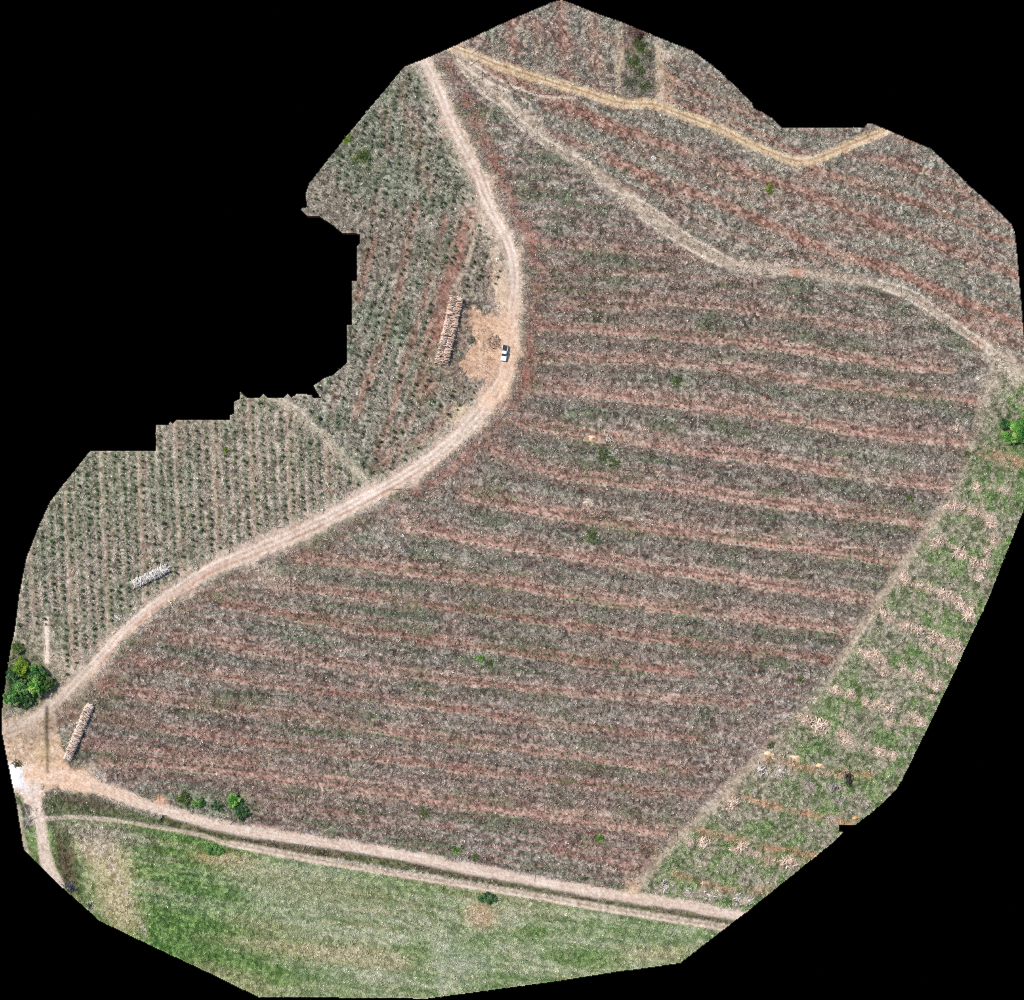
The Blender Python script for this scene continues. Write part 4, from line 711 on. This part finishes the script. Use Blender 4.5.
mound('sand_mound', 769, 754, 7, 3.2, .7, SM, 'tan sand mound nearest the dusty path, with ragged top', 'sand mound', -.3, MG)
mound('sand_mound', 796, 758, 7.5, 3.6, .9, SM, 'tan sand mound in the middle of the row of three', 'sand mound', -.3, MG)
mound('sand_mound', 820, 766, 7, 3.2, .8, SM, 'tan sand mound farthest from the dusty path in its row', 'sand mound', -.2, MG)
mound('sand_mound', 856, 818, 5, 2.6, .7, [(214,160,104),(226,182,126)], 'orange sand mound near the cut edge below the grey heaps', 'sand mound', 0, MG)
mound('sand_mound', 592, 438, 4.5, 3, .6, SM, 'small tan sand mound on the grey windrow above the olive shrubs', 'sand mound', .2, MG)
mound('sand_mound', 588, 502.5, 5.5, 2.6, .5, [(190,170,146),(214,196,170)], 'pale beige sand mound on a red strip in the middle field', 'sand mound', -.1, MG)
mound('sand_mound', 18.5, 776, 5.5, 6, .5, [(240,241,246),(250,250,252)], 'bright white sand mound on the left edge of the junction', 'sand mound', .3)
def brush(px, py, R, cols, label, sq=.8, nr=10, ns=40):
    o = link('brush_heap', heap_mesh('brush_heap', 1.0, cols, nr, ns, .45)); o.location = (float(WX(px)), float(WY(py)), z1(px, py) - .05); o.rotation_euler = (0, 0, rng.random() * 6); o.scale = (R, R * sq, R * .6); return tag(o, label, 'brush heap', 'heaps of dead brush')
brush(849, 779, 2.2, [(40,40,40),(62,60,56),(84,80,74)], 'brush heap painted black like a shaded hollow in the rough field right of the sand mounds', .6)  # near-black colours paint in the shade of a hollow
brush(471, 341, 1.7, [(96,94,80),(118,114,98),(138,130,112)], 'dark grey green brush heap on the sandy turnout beside the log stack')
brush(494, 342, 2.0, [(158,126,106),(182,150,130),(204,178,160)], 'brown brush heap on the sandy turnout just left of the pickup', .9)
brush(767, 397, 1.8, [(112,80,70),(138,100,88),(92,66,58)], 'dark red brush heap on a windrow of the big field', .6)
brush(70, 887, 2.0, [(74,78,92),(96,100,112),(60,60,66)], 'bluish grey brush heap on the cut edge beside the dark weeds', .8)
brush(90, 905, 1.4, [(60,58,54),(86,84,78)], 'small dark brush heap on the cut edge below the bluish one')
brush(17.5, 764, 1.6, [(90,78,40),(126,108,56),(50,46,32)], 'small yellow brown brush heap at the upper rim of the white mound', .7)
brush(99, 777, 1.7, [(206,196,186),(228,222,214),(170,158,148)], 'whitish brush heap above the straight dirt road near the junction', .5)
brush(117, 617, 1.5, [(206,196,186),(226,218,210)], 'tiny whitish brush heap left of the curving dirt road', .7)
brush(653.5, 159, 1.0, [(230,228,222),(240,238,234)], 'tiny white brush heap among slash below the rutted track')
brush(608, 437, 2.2, [(200,186,168),(220,208,192),(164,148,132)], 'pale brush heap right of the small tan mound in the big field', .45)
brush(639, 39, 2.2, [(52,34,28),(72,50,42),(40,28,24)], 'dark brown brush heap at the upper cut edge between two tan paths', .45)

# ------------------------------------------------------------------ log stacks
def log_mesh(L, r, bark, cut):
    n = 9; ys = np.linspace(-.5, .5, 5) * L; V, F = tube([(rng.normal(0, .012), y, rng.normal(0, .012)) for y in ys], r * np.linspace(1.06, .92, 5) * (1 + rng.normal(0, .03, 5)), 8)
    C = np.tile(bark, (len(V), 1)) * np.exp(rng.normal(0, .18, (len(V), 1))); C[:8] = C[:8] * .5 + cut * .5; C[32:40] = C[32:40] * .5 + cut * .5; C[-2:] = cut
    return V, F, np.clip(C, .02, .88)
def log_set(L, bark, cut, n=5): 
    out = []
    for i in range(n):
        V, F, C = log_mesh(L * rng.uniform(.94, 1.06), 1.0, alb(bark[i % len(bark)]), alb(cut)); V[:, [0, 2]] *= .13; out.append((V, F, C, mesh_np('log', V, F, C, M_LOG)))
    return out
under = []
def stack(a, b, L, offs, logs, hgt, label, group, pitch=.26, jit=.10, bay=0, mess=.25):
    """logs laid across the line a-b; the top course are objects, the courses below go into one mass"""
    A = np.array([float(WX(a[0])), float(WY(a[1]))]); B = np.array([float(WX(b[0])), float(WY(b[1]))]); d = B - A; T = np.linalg.norm(d); d /= T; nrm = np.array([-d[1], d[0]]); base_ang = math.atan2(d[1], d[0])
    for off in offs:
        s = 0.15; seed = rng.random() * 50
        while s < T - .1:
            hh = hgt * (.72 + .55 * float(vnoise(s, seed, 2.6, 3))) * min(1, .35 + s / 1.4, .35 + (T - s) / 1.4)
            if bay and (s % bay) < .35: s += .3; hh *= .7
            nl = max(1, int(hh / .22))
            for l in range(nl + 1):
                topc = l == nl; p = A + d * (s + rng.normal(0, .04)) + nrm * (off + rng.normal(0, mess * (.5 if not topc else 1))); px_, py_ = p[0] / S + 512, 500 - p[1] / S
                z = z1(px_, py_) + .1 + l * .22 + (rng.uniform(0, .12) if topc else 0); an = base_ang + rng.normal(0, jit * (1.6 if topc else .6)); V, F, C, me = logs[int(rng.integers(0, len(logs)))]; sc_ = rng.uniform(.75, 1.2)
                if topc:
                    if rng.random() < .06: an += rng.uniform(.5, 1.4)
                    o = link('log', me); o.location = (float(p[0]), float(p[1]), z); o.rotation_euler = (rng.normal(0, .07), 0, an); o.scale = (sc_, rng.uniform(.85, 1.1), sc_); tag(o, label, 'log', group)
                else:
                    c, sn = math.cos(an), math.sin(an); W = V * np.array([sc_, 1, sc_]); under.append((np.stack([W[:, 0] * c - W[:, 1] * sn + p[0], W[:, 0] * sn + W[:, 1] * c + p[1], W[:, 2] + z], -1), F, C))
            s += pitch * rng.uniform(.85, 1.15)
pinkl = log_set(2.0, [(206,176,156),(184,150,132),(222,198,180),(150,120,104),(234,214,198),(126,100,86)], (240,222,204), 9)
stack((457.5,296), (441.5,364.5), 2.05, (-1.05, 1.05), pinkl, 1.5, 'pinkish brown cut log on top of the long double stack beside the sandy turnout', 'logs of the double stack', .27, .24, 3.4, .32)
whitel = log_set(2.7, [(212,206,200),(228,224,218),(188,180,174),(220,214,206),(170,160,152)], (232,226,218), 5)
stack((133.5,584.5), (168.5,567.5), 2.7, (0,), whitel, 1.2, 'bleached white cut log on top of the short stack above the dirt road bend', 'logs of the white stack', .27, .42, 0, .38)
palel = log_set(2.6, [(206,184,168),(190,162,146),(224,208,194),(160,136,122),(230,216,204)], (236,220,204), 6)
stack((91,703.5), (67.5,759.5), 2.6, (0,), palel, 1.3, 'pale pinkish cut log on top of the narrow stack beside the road junction', 'logs of the narrow stack', .27, .26, 2.9, .3)
V, F, C = join(under); tag(link('logs', mesh_np('logs', V, F, C, M_LOG)), 'lower courses of cut logs under the tops of the three stacks', 'logs', None, 'stuff')

# ------------------------------------------------------------------ pickup
WHITE = mat_plain('white paint', (.80, .81, .81), .35, 0, .5, .4, .03); GLASS = mat_plain('tinted glass', (.03, .055, .06), .12, 0, .5, 0, .05); BLACK = mat_plain('black rubber', (.02, .02, .02), .8, 0, .3); LINER = mat_plain('bed liner', (.03, .032, .035), .75, 0, .3, 0, .3, 12)
CHROME = mat_plain('steel', (.6, .6, .6), .3, 1.); LAMP = mat_plain('lamp lens', (.75, .76, .74), .15, 0, .6); RED = mat_plain('red lens', (.35, .02, .02), .25)
def bm_obj(name, bm, mat, parent, bev=0., smooth=True):
    if bev: bmesh.ops.bevel(bm, geom=[e for e in bm.edges], offset=bev, segments=2, affect='EDGES', clamp_overlap=True)
    me = bpy.data.meshes.new(name); bm.normal_update(); bm.to_mesh(me); bm.free(); me.materials.append(mat)
    if smooth: me.polygons.foreach_set('use_smooth', np.ones(len(me.polygons), bool)); me.set_sharp_from_angle(angle=.6)
    return link(name, me, parent)
def prism(secs):
    """loft of closed loops (lists of xyz with equal counts), capped"""
    bm = bmesh.new(); R = [[bm.verts.new(p) for p in s] for s in secs]; n = len(R[0])
    for a, b in zip(R[:-1], R[1:]):
        for k in range(n): bm.faces.new((a[k], a[(k + 1) % n], b[(k + 1) % n], b[k]))
    bm.faces.new(R[0][::-1]); bm.faces.new(R[-1]); bmesh.ops.recalc_face_normals(bm, faces=bm.faces); return bm
def sect(x, w, z0, z1_, in_=.06): return [(x, -w, z0), (x, w, z0), (x, w, z1_ - in_), (x, w - in_, z1_), (x, -w + in_, z1_), (x, -w, z1_ - in_)]
def box(x0, x1, y0, y1, za, zb): return prism([[(x0, y0, za), (x0, y1, za), (x0, y1, zb), (x0, y0, zb)], [(x1, y0, za), (x1, y1, za), (x1, y1, zb), (x1, y0, zb)]])
def pickup(px, py, heading):
    r = tag(link('pickup_truck', None), 'white pickup truck with dark cargo bed parked on the sandy road edge', 'pickup truck'); r.location = (float(WX(px)), float(WY(py)), z1(px, py)); r.rotation_euler = (0, 0, heading)
    # x forward; body from bumper to tail
    bm_obj('body', prism([sect(2.62, .70, .45, .82), sect(2.50, .84, .38, .98), sect(2.2, .92, .36, 1.05), sect(1.2, .94, .34, 1.12), sect(.95, .94, .34, 1.10), sect(-.72, .94, .34, 1.08), sect(-.78, .94, .34, 1.02)]), WHITE, r)
    for s in (-1, 1): bm_obj('bed_side', box(-2.62, -.80, *(sorted((s * .94, s * .80))), .42, 1.10), WHITE, r, .03)
    bm_obj('tailgate', box(-2.70, -2.625, -.80, .80, .45, 1.08), WHITE, r, .02); bm_obj('cargo_bed', box(-2.62, -.82, -.795, .795, .40, .62), LINER, r); bm_obj('bed_cover', box(-2.60, -.86, -.79, .79, .90, .96), LINER, r, .02)
    bm_obj('cab', prism([[(x, -w, 1.09), (x, w, 1.09), (x2, w2, z), (x2, -w2, z)] for x, w, x2, w2, z in ((.98, .86, .28, .70, 1.62),)] + [[(x, -.87, 1.09), (x, .87, 1.09), (x2, .72, 1.70), (x2, -.72, 1.70)] for x, x2 in ((.2, .1), (-.55, -.5))] + [[(-.74, -.85, 1.09), (-.74, .85, 1.09), (-.62, .70, 1.66), (-.62, -.70, 1.66)]]), GLASS, r)
    bm_obj('roof', prism([[(.30, -.69, 1.61), (.30, .69, 1.61), (.26, .64, 1.68), (.26, -.64, 1.68)], [(.05, -.73, 1.68), (.05, .73, 1.68), (.05, .66, 1.76), (.05, -.66, 1.76)], [(-.45, -.73, 1.68), (-.45, .73, 1.68), (-.45, .66, 1.755), (-.45, -.66, 1.755)], [(-.68, -.70, 1.63), (-.68, .70, 1.63), (-.66, .64, 1.70), (-.66, -.64, 1.70)]]), WHITE, r)
    bm_obj('windscreen', prism([[(1.03, -.80, 1.115), (1.03, .80, 1.115), (1.01, .80, 1.10), (1.01, -.80, 1.10)], [(.33, -.66, 1.63), (.33, .66, 1.63), (.31, .66, 1.60), (.31, -.66, 1.60)]]), GLASS, r)
    bm_obj('bumper', box(2.56, 2.72, -.78, .78, .36, .58), CHROME, r, .04); bm_obj('bumper', box(-2.84, -2.72, -.80, .80, .40, .54), CHROME, r, .03); bm_obj('grille', box(2.60, 2.66, -.42, .42, .60, .80), BLACK, r, .01)
    for s in (-1, 1):
        bm_obj('headlight', box(2.42, 2.62, *sorted((s * .82, s * .52)), .66, .84), LAMP, r, .02); bm_obj('tail_light', box(-2.66, -2.60, *sorted((s * .95, s * .82)), .72, 1.04), RED, r, .01); bm_obj('mirror', box(.82, .96, *sorted((s * .95, s * 1.12)), 1.12, 1.28), WHITE, r, .03)
        for x in (1.72, -1.72):
            bm = bmesh.new(); bmesh.ops.create_cone(bm, cap_ends=True, segments=24, radius1=.38, radius2=.38, depth=.26, matrix=Matrix.Translation((x, s * .84, .38)) @ Matrix.Rotation(math.pi / 2, 4, 'X')); w = bm_obj('wheel', bm, BLACK, r, .03)
            bm = bmesh.new(); bmesh.ops.create_cone(bm, cap_ends=True, segments=16, radius1=.22, radius2=.18, depth=.06, matrix=Matrix.Translation((x, s * .985, .38)) @ Matrix.Rotation(-s * math.pi / 2, 4, 'X')); bm_obj('rim', bm, CHROME, w)
pickup(504.3, 353.2, math.atan2(-15, -2.4))

# ------------------------------------------------------------------ light, sky, camera
sc_ = bpy.context.scene
az = math.atan2(.50, -.86); el = math.radians(50)
sd = Vector((math.cos(az) * math.cos(el), math.sin(az) * math.cos(el), math.sin(el)))
L = bpy.data.lights.new('sun', 'SUN'); L.energy = 4.0; L.angle = math.radians(.5); L.color = (1, .955, .89); lo = bpy.data.objects.new('sun', L); COL.objects.link(lo); lo.rotation_euler = sd.to_track_quat('Z', 'Y').to_euler(); lo.location = sd * 300
w = bpy.data.worlds.new('World'); sc_.world = w; w.use_nodes = True; nt = w.node_tree; sk = nt.nodes.new('ShaderNodeTexSky'); sk.sky_type = 'NISHITA'; sk.sun_disc = False; sk.sun_elevation = el; sk.sun_rotation = math.atan2(sd.x, sd.y); sk.air_density = 1.0; sk.dust_density = 1.5
bg = nt.nodes['Background']; bg.inputs['Strength'].default_value = .12; nt.links.new(sk.outputs['Color'], bg.inputs['Color'])
cam = bpy.data.cameras.new('camera'); co = bpy.data.objects.new('camera', cam); COL.objects.link(co); co.location = (0, 0, CAM_H); cam.sensor_width = 36; cam.lens = 36 * CAM_H / (NXC * S); cam.clip_start = 10; cam.clip_end = 3000; sc_.camera = co
sc_.view_settings.view_transform = 'Standard'; sc_.view_settings.look = 'None'; sc_.view_settings.exposure = .2; sc_.view_settings.gamma = 1
sc_.render.engine = 'CYCLES'; sc_.cycles.max_bounces = 4; sc_.cycles.diffuse_bounces = 2; sc_.cycles.filter_width = 1.1; sc_.cycles.use_denoising = False; sc_.cycles.use_adaptive_sampling = True
